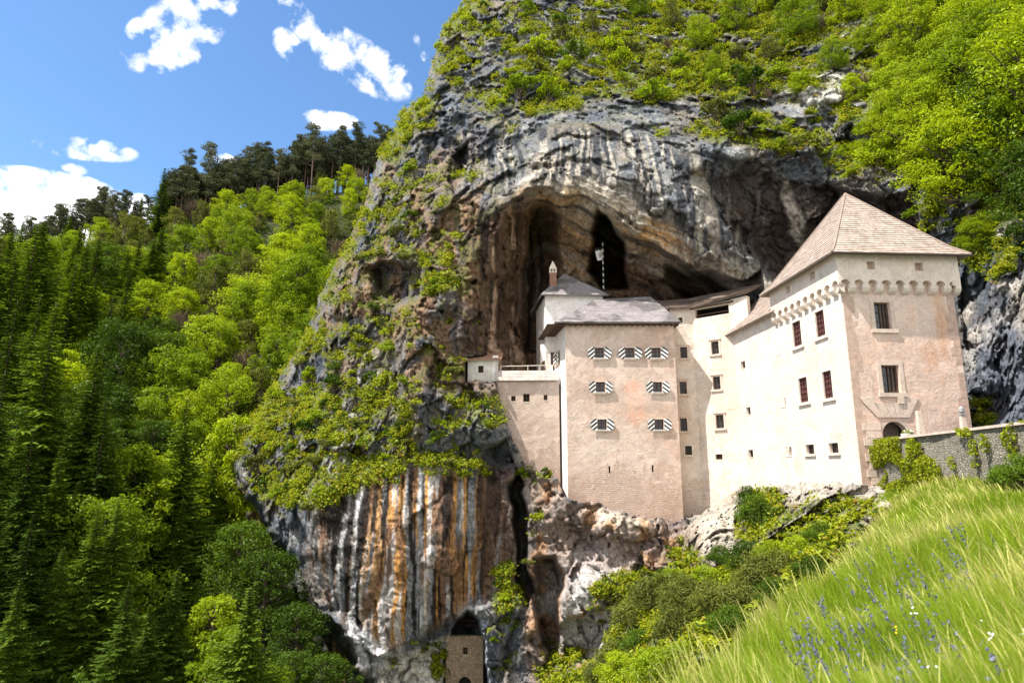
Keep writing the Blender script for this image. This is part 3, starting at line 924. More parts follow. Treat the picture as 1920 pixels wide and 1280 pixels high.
# ---- where things grow on the cliff
GREEN = [(550, 890, 130, 80, 1.0), (520, 800, 100, 110, 1.1), (600, 680, 50, 80, .9), (470, 900, 60, 70, 1.0), (640, 740, 60, 60, .8), (720, 760, 80, 60, 1.05), (680, 850, 120, 60, 1.05), (800, 820, 110, 55, 1.1), (890, 770, 60, 40, .8),
         (850, 880, 80, 30, .7), (815, 535, 45, 22, 1.0), (740, 620, 60, 50, .5), (830, 680, 40, 50, .7), (620, 560, 50, 80, .6), (690, 470, 60, 50, .6), (730, 400, 70, 90, .7), (800, 460, 80, 60, .65), (780, 330, 60, 50, .55), (690, 620, 70, 80, .7), (900, 330, 60, 40, .4), (870, 640, 50, 60, .5),
         (740, 250, 40, 60, .9), (800, 200, 30, 60, .8), (860, 90, 50, 80, .9), (890, 20, 40, 40, .9), (920, 60, 60, 60, .6), (1000, 60, 110, 60, .9), (1000, 170, 120, 45, .95), (1060, 100, 130, 50, .75),
         (920, 190, 60, 60, .5), (1120, 160, 110, 30, .8), (1200, 60, 160, 90, .95), (1290, 130, 120, 50, 1.0), (1400, 60, 200, 90, 1.0), (1400, 150, 160, 50, .9), (1600, 60, 160, 70, .8),
         (1230, 175, 70, 22, 1.0), (1400, 245, 110, 30, .95), (1500, 280, 80, 40, .8), (1620, 300, 90, 50, .7), (1560, 215, 60, 20, .8), (1800, 100, 200, 150, 1.2), (1850, 300, 160, 120, 1.2), (1780, 410, 90, 40, 1.0),
         (1860, 470, 70, 60, .9), (990, 980, 30, 50, .7), (980, 1050, 24, 60, .6), (950, 1100, 34, 70, .9), (940, 1200, 40, 60, .8), (790, 1212, 60, 14, .8), (822, 1230, 14, 50, .9), (740, 1240, 20, 14, .6),
         (1000, 890, 40, 24, .7), (1060, 1250, 60, 50, .7), (1020, 1210, 30, 50, .5), (1340, 960, 40, 20, .5), (1440, 960, 50, 50, .9), (1500, 980, 100, 40, .9), (1580, 960, 80, 30, .9),
         (1420, 1040, 160, 70, 1.1), (1250, 1150, 160, 80, 1.2), (1500, 1100, 200, 150, 1.2), (1250, 1280, 200, 80, 1.2), (870, 330, 30, 14, .6), (950, 230, 30, 30, .5), (600, 1000, 14, 60, .2), (1240, 245, 20, 10, .6), (1620, 250, 60, 40, .6),
         (830, 420, 24, 90, .5), (480, 870, 60, 60, .9), (850, 590, 40, 30, .4), (960, 620, 24, 60, .3), (1840, 780, 30, 30, .8), (700, 560, 40, 20, .3)]
veg = np.zeros(PX.shape)
for (cx, cy, rx, ry, s) in GREEN:
    veg = np.maximum(veg, s * ell(cx, cy, rx, ry, 0.45))
patch = fbm(XC / 2.6, YC / 2.6, ZC / 2.6, 3, 151)
veg = veg * (1 - .75 * ell(1345, 1000, 55, 75)) * (1 - .6 * ell(1560, 915, 90, 26))
vegd = veg * (0.25 + 0.9 * sstep(0.0, 0.45, NZ) + 0.5 * patch)
vegd = np.where(behind | (cavem > 0.5) & (PY < 700), 0, vegd)
soil = sstep(0.45, 0.75, vegd)
col = mixa(col, (0.16, 0.20, 0.03), soil * 0.8)
col = mixa(col, (0.20, 0.16, 0.05), sstep(0.30, 0.5, vegd) * (1 - soil) * 0.5)
lum = col.mean(-1, keepdims=True)
col = col * (0.62 + 0.55 * np.clip(lum / .5, 0, 1)) * np.array((1.02, 1.0, .98))
col = np.clip(col, 0.012, 0.85)

idx = np.arange(PX.size).reshape(PX.shape)
q = np.stack([idx[:-1, :-1], idx[1:, :-1], idx[1:, 1:], idx[:-1, 1:]], -1).reshape(-1, 4)
kq = keep[:-1, :-1] & keep[1:, :-1] & keep[1:, 1:] & keep[:-1, 1:]
q = q[kq.ravel()]
used = np.unique(q); rem = np.full(PX.size, -1); rem[used] = np.arange(len(used))
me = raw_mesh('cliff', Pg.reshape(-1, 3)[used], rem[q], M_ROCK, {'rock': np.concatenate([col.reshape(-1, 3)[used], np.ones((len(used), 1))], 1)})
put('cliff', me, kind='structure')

# gorge wall behind the bulge: dark streaked rock, overhang shade put into its albedo
gx2 = np.arange(425, 780, 4.0); gy2 = np.arange(935, 1420, 4.0)
P2x, P2y = np.meshgrid(gx2, gy2)


def world2(px, py, Dm):
    x = (px - 960) / F; a = (640 - py) / F
    dy = math.cos(PITCH) - a * math.sin(PITCH); dz = math.sin(PITCH) + a * math.cos(PITCH)
    return np.stack([x * Dm / dy, Dm + 0 * x, dz * Dm / dy], -1)


D2 = 83 - (P2y - 860) * 0.006 + 0.0 * P2x
W2 = world2(P2x, P2y, D2)
D2 = D2 - 2.2 * ridged(W2[..., 0] / 5, 0.3, W2[..., 2] / 20, 4, 201) - 1.2 * ridged(W2[..., 0] / 2, W2[..., 1] / 2, W2[..., 2] / 3, 3, 205)
W2 = world2(P2x, P2y, D2)
n2 = fbm(W2[..., 0] / 1.2, 0, W2[..., 2] / 12, 4, 211)
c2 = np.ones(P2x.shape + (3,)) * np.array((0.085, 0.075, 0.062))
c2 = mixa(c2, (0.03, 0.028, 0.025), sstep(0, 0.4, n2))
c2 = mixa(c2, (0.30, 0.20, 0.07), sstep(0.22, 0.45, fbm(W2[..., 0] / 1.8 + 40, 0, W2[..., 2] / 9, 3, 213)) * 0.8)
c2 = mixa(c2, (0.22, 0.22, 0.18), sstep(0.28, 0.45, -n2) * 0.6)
ii = np.arange(P2x.size).reshape(P2x.shape)
q2 = np.stack([ii[:-1, :-1], ii[1:, :-1], ii[1:, 1:], ii[:-1, 1:]], -1).reshape(-1, 4)
kq2 = psd([(470, 960), (500, 930), (560, 930), (790, 930), (790, 1425), (425, 1425), (440, 1250), (455, 1090)], P2x, P2y) + 16 * fbm(P2x / 22, P2y / 22, .4, 3, 221) > 0
q2 = q2[kq2[:-1, :-1].ravel()]
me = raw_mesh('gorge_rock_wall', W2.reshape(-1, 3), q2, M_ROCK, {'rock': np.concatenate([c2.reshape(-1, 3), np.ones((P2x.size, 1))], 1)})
put('gorge_rock_wall', me, kind='structure')

# ------------------------------------------------------------------ hillside and meadow ground
HC = [(-500, 560, 205), (-250, 550, 200), (0, 520, 190), (150, 492, 190), (300, 448, 190), (450, 408, 195), (600, 372, 200), (720, 345, 205), (900, 330, 215),
      (0, 700, 125), (300, 650, 128), (500, 560, 142), (650, 520, 155), (600, 650, 118), (400, 750, 112), (0, 850, 92), (200, 850, 92), (450, 850, 97), (560, 800, 100),
      (0, 1050, 70), (250, 1050, 74), (400, 1000, 88), (0, 1280, 52), (250, 1290, 57), (430, 1290, 70), (620, 1300, 88), (-300, 1280, 50), (-500, 900, 85), (-400, 700, 125), (-600, 1200, 60),
      (800, 700, 120), (800, 900, 110), (760, 1280, 95), (0, 1600, 38), (300, 1600, 42)]
hp = [at(*c) for c in HC]
crest = [p for p in hp[:9]]
hp += [(p[0] - 5, p[1] + 45, p[2] - 22) for p in crest] + [(p[0] - 10, p[1] + 110, p[2] - 70) for p in crest]
HZ = rbf([(p[0], p[1]) for p in hp], [p[2] for p in hp], 1e-3)
hx, hy = np.meshgrid(np.arange(-210, 20, 1.6), np.arange(28, 300, 1.6))
hz = HZ(hx, hy) + 1.2 * fbm(hx / 9, hy / 9, 0.1, 4, 301)
ii = np.arange(hx.size).reshape(hx.shape)
qh = np.stack([ii[:-1, :-1], ii[:-1, 1:], ii[1:, 1:], ii[1:, :-1]], -1).reshape(-1, 4)
m, nt, bs = new_mat('forest floor')
P = pos(nt)
lk(nt, ramp(nt, noise(nt, P, 0.6, 8, 0.7), [(0.3, (0.018, 0.02, 0.008)), (0.55, (0.04, 0.045, 0.014)), (0.75, (0.09, 0.07, 0.04))]).outputs[0], bs.inputs['Base Color'])
bump(nt, bs, noise(nt, P, 1.5, 8, 0.7), 1.0, 0.5)
M_FLOOR = m
put('hillside', raw_mesh('hillside', np.stack([hx, hy, hz], -1).reshape(-1, 3), qh, M_FLOOR, smooth=True), kind='structure')

EDGE = [(1.25, 3.0), (3.0, 6.5), (5.1, 10), (8.5, 15), (12.7, 21), (17.0, 27), (21.5, 33.5), (24.6, 39), (25.6, 43), (26, 60)]


def edge_x(y):
    return np.interp(y, [e[1] for e in EDGE], [e[0] for e in EDGE])


def meadow_z(x, y):
    base = -1.75 + 0.20 * x - 0.115 * y + 0.00 * x
    base = np.where(y > 30, base + 0.05 * (y - 30), base)
    d = np.clip(edge_x(y) - x, 0, None)
    z = base - 0.17 * d ** 2 * np.where(d < 4, 1, 0) - np.where(d >= 4, 2.72 + 1.36 * (d - 4), 0)
    return z + 0.14 * fbm(x / 2.4, y / 2.4, 0.4, 3, 311) + 0.35 * fbm(x / 9, y / 9, 0.9, 2, 315)


mx_, my_ = np.meshgrid(np.arange(-22, 60, 0.4), np.arange(-30, 47, 0.4))
mz_ = meadow_z(mx_, my_)
ii = np.arange(mx_.size).reshape(mx_.shape)
qm = np.stack([ii[:-1, :-1], ii[:-1, 1:], ii[1:, 1:], ii[1:, :-1]], -1).reshape(-1, 4)
m, nt, bs = new_mat('meadow soil')
P = pos(nt)
lk(nt, ramp(nt, noise(nt, P, 2.0, 8, 0.7), [(0.3, (0.05, 0.07, 0.02)), (0.6, (0.09, 0.13, 0.03)), (0.8, (0.16, 0.15, 0.07))]).outputs[0], bs.inputs['Base Color'])
put('meadow_ground', raw_mesh('meadow_ground', np.stack([mx_, my_, mz_], -1).reshape(-1, 3), qm, m, smooth=True), kind='structure')

# ------------------------------------------------------------------ the castle
M_PL_MAIN = m_plaster('main facade plaster', (0.51, 0.375, 0.30), (0.53, 0.33, 0.22), (0.60, 0.485, 0.41), z_stone=1.6,
                      fresco=[(12.3, 8.4, 1.3, 0.8, (0.66, 0.27, 0.15), 0.55, False), (12.4, 6.4, 1.3, 2.4, (0.68, 0.38, 0.26), 0.4, False), (12.5, 5.3, 1.3, 0.8, (0.64, 0.28, 0.17), 0.45, False)], stain_amt=0.4)
M_PL_MID = m_plaster('middle wing plaster', (0.59, 0.48, 0.39), (0.54, 0.38, 0.27), (0.66, 0.58, 0.50), z_stone=0.5, stain_amt=0.6)
M_PL_WING = m_plaster('long wing plaster', (0.62, 0.53, 0.45), (0.58, 0.44, 0.33), (0.68, 0.61, 0.54), z_stone=-1.0, stain_amt=0.5)
M_PL_TOWER = m_plaster('tower plaster', (0.61, 0.435, 0.35), (0.58, 0.33, 0.20), (0.69, 0.54, 0.45), stain_amt=0.5,
                       fresco=[(30.6, 10.2, 0.6, 3.4, (0.50, 0.25, 0.11), 0.6, False), (29.4, 8.0, .9, 1.3, (0.50, 0.24, 0.11), 0.5, False)])
M_PL_BOX = m_plaster('machicolation plaster', (0.67, 0.55, 0.45), (0.62, 0.48, 0.36), (0.70, 0.60, 0.52), stain_amt=0.2)
M_PL_WHITE = m_plaster('white plaster', (0.74, 0.68, 0.62), (0.62, 0.5, 0.4), (0.78, 0.74, 0.69), stain_amt=0.25)
M_PL_CURT = m_plaster('curtain wall plaster', (0.47, 0.35, 0.285), (0.33, 0.24, 0.19), (0.55, 0.44, 0.365), z_stone=4.5, stain_amt=0.5)
M_SH_TOWER = m_shingle('tower shingles', (0.40, 0.315, 0.26), (0.25, 0.19, 0.155), (0.52, 0.44, 0.38))
M_SH_GREY = m_shingle('grey shingles', (0.30, 0.27, 0.27), (0.24, 0.22, 0.23), (0.40, 0.36, 0.35), blotch=0.55)
M_SH_BROWN = m_shingle('brown shingles', (0.19, 0.14, 0.11), (0.13, 0.095, 0.075), (0.26, 0.2, 0.16), blotch=0.5)
M_SH_PALE = m_shingle('pale shingle coping', (0.50, 0.43, 0.38), (0.40, 0.34, 0.30), (0.60, 0.54, 0.49))
M_TILE = m_shingle('reddish tiles', (0.42, 0.24, 0.16), (0.33, 0.20, 0.14), (0.48, 0.33, 0.24))
M_BRICK = m_stones('chimney brick', (0.42, 0.20, 0.12), (0.34, 0.16, 0.10), (0.4, 0.3, 0.24), 0.25, 0.1, 0.02)

CASTLE = empty('castle', (14.0, 62.0, -2.5), label='cream plastered castle with striped shutters and a pyramid roofed tower under the rock arch', category='castle')


class Wall:
    """vertical wall plane: p0 -> p1 left to right as seen from outside; rectangular holes with reveals"""
    def __init__(s, p0, p1, z0, z1, thick=0.5):
        s.p0 = Vector((p0[0], p0[1], 0)); s.p1 = Vector((p1[0], p1[1], 0))
        s.e = (s.p1 - s.p0).normalized(); s.L = (s.p1 - s.p0).length
        s.n = Vector((s.e.y, -s.e.x, 0))          # outward, towards the viewer
        s.z0, s.z1, s.t = z0, z1, thick
        s.holes = []

    def hit(s, px, py):
        d = Vector(ray(px, py))
        t = s.p0.dot(s.n) / d.dot(s.n)
        P = d * t
        return (P - s.p0).dot(s.e), P.z

    def pt(s, a, z, out=0.0):
        return s.p0 + s.e * a + s.n * out + Vector((0, 0, z))

    def box(s, mb, a0, a1, z0, z1, o0, o1):
        mb.box(s.pt(a0, z0, o0), s.e * (a1 - a0), s.n * (o1 - o0), (0, 0, z1 - z0))

    def build(s, name, mat, parent, wob=0.0, cut=None, back=True, **props):
        mb = MB()
        xs = sorted({0.0, s.L} | {v for h in s.holes for v in h[:2]})
        zs = sorted({s.z0, s.z1} | {v for h in s.holes for v in h[2:4]})

        def sub(v, step):
            out = []
            for a, b in zip(v[:-1], v[1:]):
                n = max(1, int(math.ceil((b - a) / step)))
                out += [a + (b - a) * i / n for i in range(n)]
            return out + [v[-1]]
        xs, zs = sub(xs, 0.8), sub(zs, 0.8)

        def q(a, z):
            o = 0
            if wob and 0.02 < a < s.L - 0.02:
                near = any(h[0] - .3 < a < h[1] + .3 and h[2] - .3 < z < h[3] + .3 for h in s.holes)
                if not near:
                    P = s.pt(a, z)
                    o = wob * float(fbm(np.array(P.x / 3), np.array(P.y / 3), np.array(z / 3), 3, 401))
            return s.pt(a, z, o)
        for i in range(len(xs) - 1):
            for j in range(len(zs) - 1):
                ca, cz = (xs[i] + xs[i + 1]) / 2, (zs[j] + zs[j + 1]) / 2
                if any(h[0] < ca < h[1] and h[2] < cz < h[3] for h in s.holes):
                    continue
                if cut and zs[j + 1] < cut(ca):
                    continue
                mb.face([q(xs[i], zs[j]), q(xs[i + 1], zs[j]), q(xs[i + 1], zs[j + 1]), q(xs[i], zs[j + 1])])
        for (a0, a1, z0, z1) in s.holes:
            t = s.t
            mb.face([s.pt(a0, z0), s.pt(a0, z1), s.pt(a0, z1, -t), s.pt(a0, z0, -t)])
            mb.face([s.pt(a1, z1), s.pt(a1, z0), s.pt(a1, z0, -t), s.pt(a1, z1, -t)])
            mb.face([s.pt(a0, z0), s.pt(a0, z0, -t), s.pt(a1, z0, -t), s.pt(a1, z0)])
            mb.face([s.pt(a0, z1, -t), s.pt(a0, z1), s.pt(a1, z1), s.pt(a1, z1, -t)])
        if cut:
            mb.face([s.pt(0, cut(0)), s.pt(0, s.z1), s.pt(0, s.z1, -.6), s.pt(0, cut(0), -.6)])
            return mb.build(name, mat, parent, **props)
        # body behind the face
        T = 0.6
        g0, g1, gt = 0.012, s.L - 0.012, s.z1 - 0.003
        mb.face([s.pt(g0, s.z0, -.01), s.pt(g0, gt, -.01), s.pt(g0, gt, -T), s.pt(g0, s.z0, -T)])
        mb.face([s.pt(g1, gt, -.01), s.pt(g1, s.z0, -.01), s.pt(g1, s.z0, -T), s.pt(g1, gt, -T)])
        mb.face([s.pt(g0, gt, -.0), s.pt(g1, gt, -.0), s.pt(g1, gt, -T), s.pt(g0, gt, -T)])
        if back:
            mb.face([s.pt(g0, s.z0, -T), s.pt(g0, gt, -T), s.pt(g1, gt, -T), s.pt(g1, s.z0, -T)])
        return mb.build(name, mat, parent, **props)


def window(wl, px, py, wpx, hpx, parent, style='plain', label=None, shutter=None, dx=0.0):
    """centre and size of the opening measured in the photo -> opening in the wall plane"""
    a0, _ = wl.hit(px - wpx / 2, py); a1, _ = wl.hit(px + wpx / 2, py)
    if a0 > a1:
        a0, a1 = a1, a0
    ac = (a0 + a1) / 2
    _, zt = wl.hit(px, py - hpx / 2); _, zb = wl.hit(px, py + hpx / 2)
    hw = (a1 - a0) / 2
    a0, a1 = ac - hw, ac + hw
    wl.holes.append((a0, a1, zb, zt))
    W = a1 - a0; H = zt - zb
    f = MB()
    pr = 0.05
    fw = {'shutter': 0.13, 'tall': 0.2, 'surround': 0.16, 'plain': 0.0, 'slit': 0.0, 'big': 0.3, 'small': 0.1}[style]
    mat = M_STONE if style in ('shutter', 'surround', 'big') else M_STONE_PALE
    if style == 'slit':
        g = MB(); wl.box(g, a0, a1, zb, zt, -0.42, -0.40)
        return g.build('window', M_DARK, parent, label=label)
    if fw > 0:
        e_ = 0.004
        wl.box(f, a0 - fw, a0 - e_, zb - fw * .6, zt + fw, -0.05, pr)
        wl.box(f, a1 + e_, a1 + fw, zb - fw * .6, zt + fw, -0.05, pr)
        wl.box(f, a0 - e_, a1 + e_, zt + e_, zt + fw - 0.003, -0.05, pr - 0.003)
        wl.box(f, a0 - fw - 0.08, a1 + fw + 0.08, zb - fw * .6 - 0.10, zb - e_, -0.05, pr + 0.10)
        if style == 'surround':
            wl.box(f, a0 - fw - 0.1, a1 + fw + 0.1, zt + fw + 0.002, zt + fw + 0.1, -0.05, pr + 0.08)
    else:
        wl.box(f, a0 - 0.04, a1 + 0.04, zb - 0.07, zb - 0.003, -0.05, 0.03)
    wo = f.build('window', mat, parent, label=label)
    g = MB(); wl.box(g, a0 + 0.003, a1 - 0.003, zb + 0.003, zt - 0.003, -0.36, -0.34)
    g.build('pane', M_GLASS if style not in ('plain',) else M_DARK, wo)
    s = MB()
    wood = M_REDWOOD if style in ('tall', 'shutter') else M_WOOD
    if style != 'plain' or H > 0.5:
        b = 0.07 if style != 'big' else 0.12
        d0, d1 = (-0.33, -0.24) if style != 'tall' else (-0.15, -0.07)
        wl.box(s, a0 + .003, a0 + b, zb + .003, zt - .003, d0, d1); wl.box(s, a1 - b, a1 - .003, zb + .003, zt - .003, d0, d1)
        wl.box(s, a0 + b, a1 - b, zb + .004, zb + b, d0, d1 - .003); wl.box(s, a0 + b, a1 - b, zt - b, zt - .004, d0, d1 - .003)
        m = 0.03
        if style == 'tall':
            s2 = MB()
            for k in (1, 2):
                wl.box(s2, a0 + W * k / 3 - m, a0 + W * k / 3 + m, zb + b, zt - b, d0 + .01, d1 - .012)
            n = max(2, int(round(H / 0.42)))
            for k in range(1, n):
                wl.box(s2, a0 + b, a1 - b, zb + H * k / n - m * .7, zb + H * k / n + m * .7, d0 + .015, d1 - .006)
            wl.box(s2, a0 + b, a1 - b, zb + b, zt - b, d0 - .02, d0 - .01)
            s2.build('lattice', M_REDWOOD, wo)
        else:
            wl.box(s, ac - m, ac + m, zb + b, zt - b, d0, d1 - .01)
            if style == 'big':
                wl.box(s, ac + W * .18, ac + W * .24, zb + b, zt - b, d0, d1 + .02)
            for k in ((1, 2) if H > 1.0 else (1,)):
                wl.box(s, a0 + b, a1 - b, zb + H * k / (3 if H > 1 else 2) - m * .7, zb + H * k / (3 if H > 1 else 2) + m * .7, d0, d1 - .014)
        s.build('sash', wood, wo)
    if style in ('surround', 'small') and H > 0.55:
        g = MB()
        for k in range(1, 4):
            wl.box(g, a0 + W * k / 4 - .012, a0 + W * k / 4 + .012, zb, zt, -0.1, -0.075)
        for k in range(1, 4):
            wl.box(g, a0, a1, zb + H * k / 4 - .012, zb + H * k / 4 + .012, -0.112, -0.103)
        g.build('grille', M_IRON, wo)
    if shutter:
        for sg in (-1, 1):
            b0 = (a0 - fw * .35) if sg < 0 else (a1 + fw * .35)
            sw = W * 0.60 + 0.12
            mb = MB()
            zz0, zz1 = zb - 0.06, zt + 0.06
            ch = 0.26
            prof = [(0, zz0), (sw * .55, zz0), (sw, zz0 + ch * 1.0), (sw, zz1 - ch * 1.2), (sw * .5, zz1), (0, zz1)]
            fr_, bk = [], []
            for (u, z) in prof:
                o = 0.10 + 0.12 * (u / sw)
                fr_.append(wl.pt(b0 + sg * u, z, o + .035)); bk.append(wl.pt(b0 + sg * u, z, o))
            if sg < 0:
                fr_.reverse(); bk.reverse()
            mb.face(fr_); mb.face(list(reversed(bk)))
            for k in range(6):
                k2 = (k + 1) % 6
                mb.face([bk[k], bk[k2], fr_[k2], fr_[k]])
            mb.build('shutter', SHUT[sg], wo)
        bar = MB(); wl.box(bar, a0 - 0.15, a1 + 0.15, zb - 0.02, zb + 0.03, 0.16, 0.2)
        bar.build('sill_rail', M_WHITEF, wo)
    return wo


def shingles(mb, a, b, c, d, course=0.32, lift=0.035, thick=0.14, jit=0.012, flare=0.0):
    """roof slope with stepped courses: eave a->b, top d->c (d above a)"""
    a, b, c, d = map(Vector, (a, b, c, d))
    n = (b - a).cross(d - a)
    if n.length < 1e-6:
        n = (b - a).cross(c - a)
    n.normalize()
    if n.z < 0:
        n = -n
    H = (((d + c) / 2) - ((a + b) / 2)).length
    rows = max(2, int(H / course))
    rnd = random.Random(int(a.x * 31 + b.y * 17) & 0xffff)
    for i in range(rows):
        t0, t1 = i / rows, (i + 1) / rows
        l0, r0 = a.lerp(d, t0), b.lerp(c, t0)
        l1, r1 = a.lerp(d, t1), b.lerp(c, t1)
        w = (r0 - l0).length
        cols = max(1, int(w / 0.7))
        for k in range(cols):
            s0, s1 = k / cols, (k + 1) / cols
            j0 = lift + rnd.uniform(-jit, jit)
            p = [l0.lerp(r0, s0) + n * j0, l0.lerp(r0, s1) + n * j0, l1.lerp(r1, s1) + n * 0.004, l1.lerp(r1, s0) + n * 0.004]
            ue = (b - a).normalized()
            uv = [((x - a).dot(ue), H * t) for x, t in zip(p, (t0, t0, t1, t1))]
            mb.face(p, uv)
            lo = [l0.lerp(r0, s0) - n * .01, l0.lerp(r0, s1) - n * .01]
            mb.face([lo[0], lo[1], p[1], p[0]], [uv[0], uv[1], uv[1], uv[0]])
    und = [x - n * thick for x in (a, b, c, d)]
    mb.face([und[3], und[2], und[1], und[0]])
    for p0, p1, q0, q1 in ((a, b, und[0], und[1]), (b, c, und[1], und[2]), (c, d, und[2], und[3]), (d, a, und[3], und[0])):
        if (p1 - p0).length > 0.01:
            mb.face([q0, q1, p1 + n * .0, p0 + n * .0])


# --- main block
mainW = Wall((5.5, 64.5), (16.7, 64.5), -8, 15.0)
mainL = Wall((4.72, 70.6), (5.5, 64.5), -8, 15.0)
SHUT = {-1: m_stripes('striped shutter board, rising bands', -1, (1, 0)), 1: m_stripes('striped shutter board, falling bands', 1, (1, 0))}
SHUT = {-1: m_stripes('striped shutter board left leaf', -1, (1, 0)), 1: m_stripes('striped shutter board right leaf', 1, (1, 0))}
for i, (px, py) in enumerate([(1124, 662), (1181, 662), (1230, 662), (1126, 726), (1233, 726), (1129, 796), (1236, 796)]):
    window(mainW, px, py, 17, 20, CASTLE, 'shutter', None, True)
for (px, py) in [(1143, 880), (1224, 878)]:
    window(mainW, px, py, 3.5, 13, CASTLE, 'slit', 'narrow arrow slit low on the main facade')
for (px, py) in [(1046, 671), (1046.5, 733)]:
    window(mainL, px, py, 3.6, 22, CASTLE, 'shutter', None, True)
for (px, py) in [(1050.5, 803), (1051, 873)]:
    window(mainL, px, py, 1.2, 13, CASTLE, 'slit', None)
mainW.build('wall', M_PL_MAIN, CASTLE, 0.05, label='pinkish main facade with faded fresco')
mainL.build('wall', M_PL_WHITE, CASTLE, 0.0, label='bright narrow side wall of the main block')
mainR = Wall((16.7, 64.5), (16.9, 67.2), -8, 15.0)
mainR.build('wall', M_PL_MAIN, CASTLE)
# --- middle part
P0, P1, P2 = (16.9, 66.6), (19.2, 66.4), (22.42, 63.5)
midA = Wall(P0, P1, -8, 17.2); midB = Wall(P1, P2, -8, 17.2)
for (px, py, h) in [(1282, 661, 21), (1281, 727, 23), (1282, 796, 24)]:
    window(midA, px, py, 13, h, CASTLE, 'surround')
window(midA, 1291, 844, 13, 17, CASTLE, 'small')
window(midA, 1276, 600, 7, 10, CASTLE, 'plain')
for (px, py, w_, h) in [(1341, 652, 14, 24), (1344, 718, 14, 24), (1350, 790, 15, 25)]:
    window(midB, px, py, w_, h, CASTLE, 'surround')
window(midB, 1348, 856, 13, 10, CASTLE, 'plain')
# open gallery
ga0, gz0 = midB.hit(1308, 599); ga1, gz1 = midB.hit(1380, 570)
print('GALLERY', ga0, gz0, ga1, gz1, midB.L, midB.hit(1340, 583), midB.hit(1340, 600))
midB.holes.append((0.35, midB.L - 0.25, 15.85, 16.85))
midA.build('wall', M_PL_MID, CASTLE, 0.05)
midB.build('wall', M_PL_MID, CASTLE, 0.06, back=False, label='sunlit wall with an open gallery under the eave')
mb = MB(); midB.box(mb, 0.3, midB.L - 0.2, 15.6, 18.2, -2.2, -2.1); midB.box(mb, 0.3, midB.L - 0.2, 16.88, 16.93, -2.1, -.05); midB.box(mb, 0.3, midB.L - 0.2, 15.78, 15.83, -2.1, -.52)
mb.build('gallery_back', M_DARK, CASTLE)  # near-black panels: the gallery's inner shade is put into their colour
mb = MB(); midB.box(mb, 0.352, midB.L - 0.252, 16.18, 16.25, -0.3, -0.2)
mb.build('railing', M_WOOD, CASTLE)
# --- long wing along the tower's left wall plane
WP = lambda Y: (23.5 - 0.0555 * (Y - 44), Y)
wing = Wall(WP(63.5), WP(53.8), -6, 13.7)
towL = Wall(WP(53.8), WP(44.0), -6, 13.3)
for (px, py, w_, h, wl) in [(1393, 684, 8, 14, wing), (1403, 770, 8, 14, wing), (1407.5, 850, 9, 14, wing), (1459, 656, 11, 17, towL), (1468, 754, 11, 17, towL),
                            (1478.5, 846, 12, 17, towL)]:
    window(wl, px, py, w_, h, CASTLE, 'plain')
for (px, py, w_, h) in [(1495, 626, 16, 48), (1538.5, 607, 17, 50), (1507, 731, 16, 47), (1552.5, 721, 17, 52)]:
    window(towL, px, py, w_, h, CASTLE, 'tall', 'tall red brown latticed window on the sunlit wall')
for (px, py, w_, h) in [(1519.5, 842, 16, 18), (1564, 839.5, 18, 19)]:
    window(towL, px, py, w_, h, CASTLE, 'small')
window(towL, 1429, 760, 3, 8, CASTLE, 'slit') if False else None
wing.build('wall', M_PL_WING, CASTLE, 0.06, label='bright sunlit wall of the long wing')
towL.build('wall', M_PL_WING, CASTLE, 0.04, label='bright sunlit side wall of the tower')
# --- tower front
E1 = Vector((.9985, .0555, 0)); E2 = Vector((-.0555, .9985, 0))
O = Vector((23.5, 44.0, 0))
tf0 = O; tf1 = O + E1 * 8.25
towF = Wall((tf0.x, tf0.y), (tf1.x, tf1.y), -6, 13.3)
towRear = O + E1 * 8.25 + E2 * 9.8
towR = Wall((tf1.x, tf1.y), (towRear.x, towRear.y), -6, 13.3)
wa = window(towF, 1655, 592, 30, 50, CASTLE, 'big', 'dark window in the tower front, upper storey')
wb = window(towF, 1670.5, 710.5, 33, 52, CASTLE, 'big', 'dark window in the tower front, above the portal')
# portal opening
pa0, pz0 = towF.hit(1654, 800); pa1, pz1 = towF.hit(1700, 800)
_, pzt = towF.hit(1677, 790)
pac, pr_ = (pa0 + pa1) / 2, (pa1 - pa0) / 2
PZ = -0.4
towF.holes.append((pac - pr_, pac + pr_, PZ, pzt))
towF.build('wall', M_PL_TOWER, CASTLE, 0.04, back=False, label='pinkish shaded front wall of the tower with orange stains')
towR.build('wall', M_PL_TOWER, CASTLE)
mb = MB()
# arch filling of the portal: corner spandrels
ztop = pzt; zc = pzt - pr_ * .98
N = 14
for sg in (-1, 1):
    prev = (pac + sg * pr_, zc)
    for k in range(1, N + 1):
        t = math.pi / 2 * k / N
        cur = (pac + sg * pr_ * math.cos(t), zc + pr_ * .98 * math.sin(t))
        fx = [towF.pt(prev[0], prev[1], .01), towF.pt(cur[0], cur[1], .01), towF.pt(cur[0], ztop + .02, .01), towF.pt(prev[0], ztop + .02, .01)]
        if sg > 0:
            fx.reverse()
        mb.face(fx)
        mb.face([towF.pt(prev[0], prev[1], .01), towF.pt(prev[0], prev[1], -.5), towF.pt(cur[0], cur[1], -.5), towF.pt(cur[0], cur[1], .01)])
        prev = cur
port = mb.build('portal', M_STONE, CASTLE, label='round arched stone portal in the tower front')
mb = MB(); towF.box(mb, pac - pr_, pac + pr_, PZ, ztop, -1.0, -0.9)
mb.build('door', m_flat('shadowed passage', (0.16, 0.12, 0.10), 0.9, 0.2, 2), port)
# flat voussoir lintel fan above the portal and rusticated jamb
mb = MB()
zl0 = pzt + 0.28


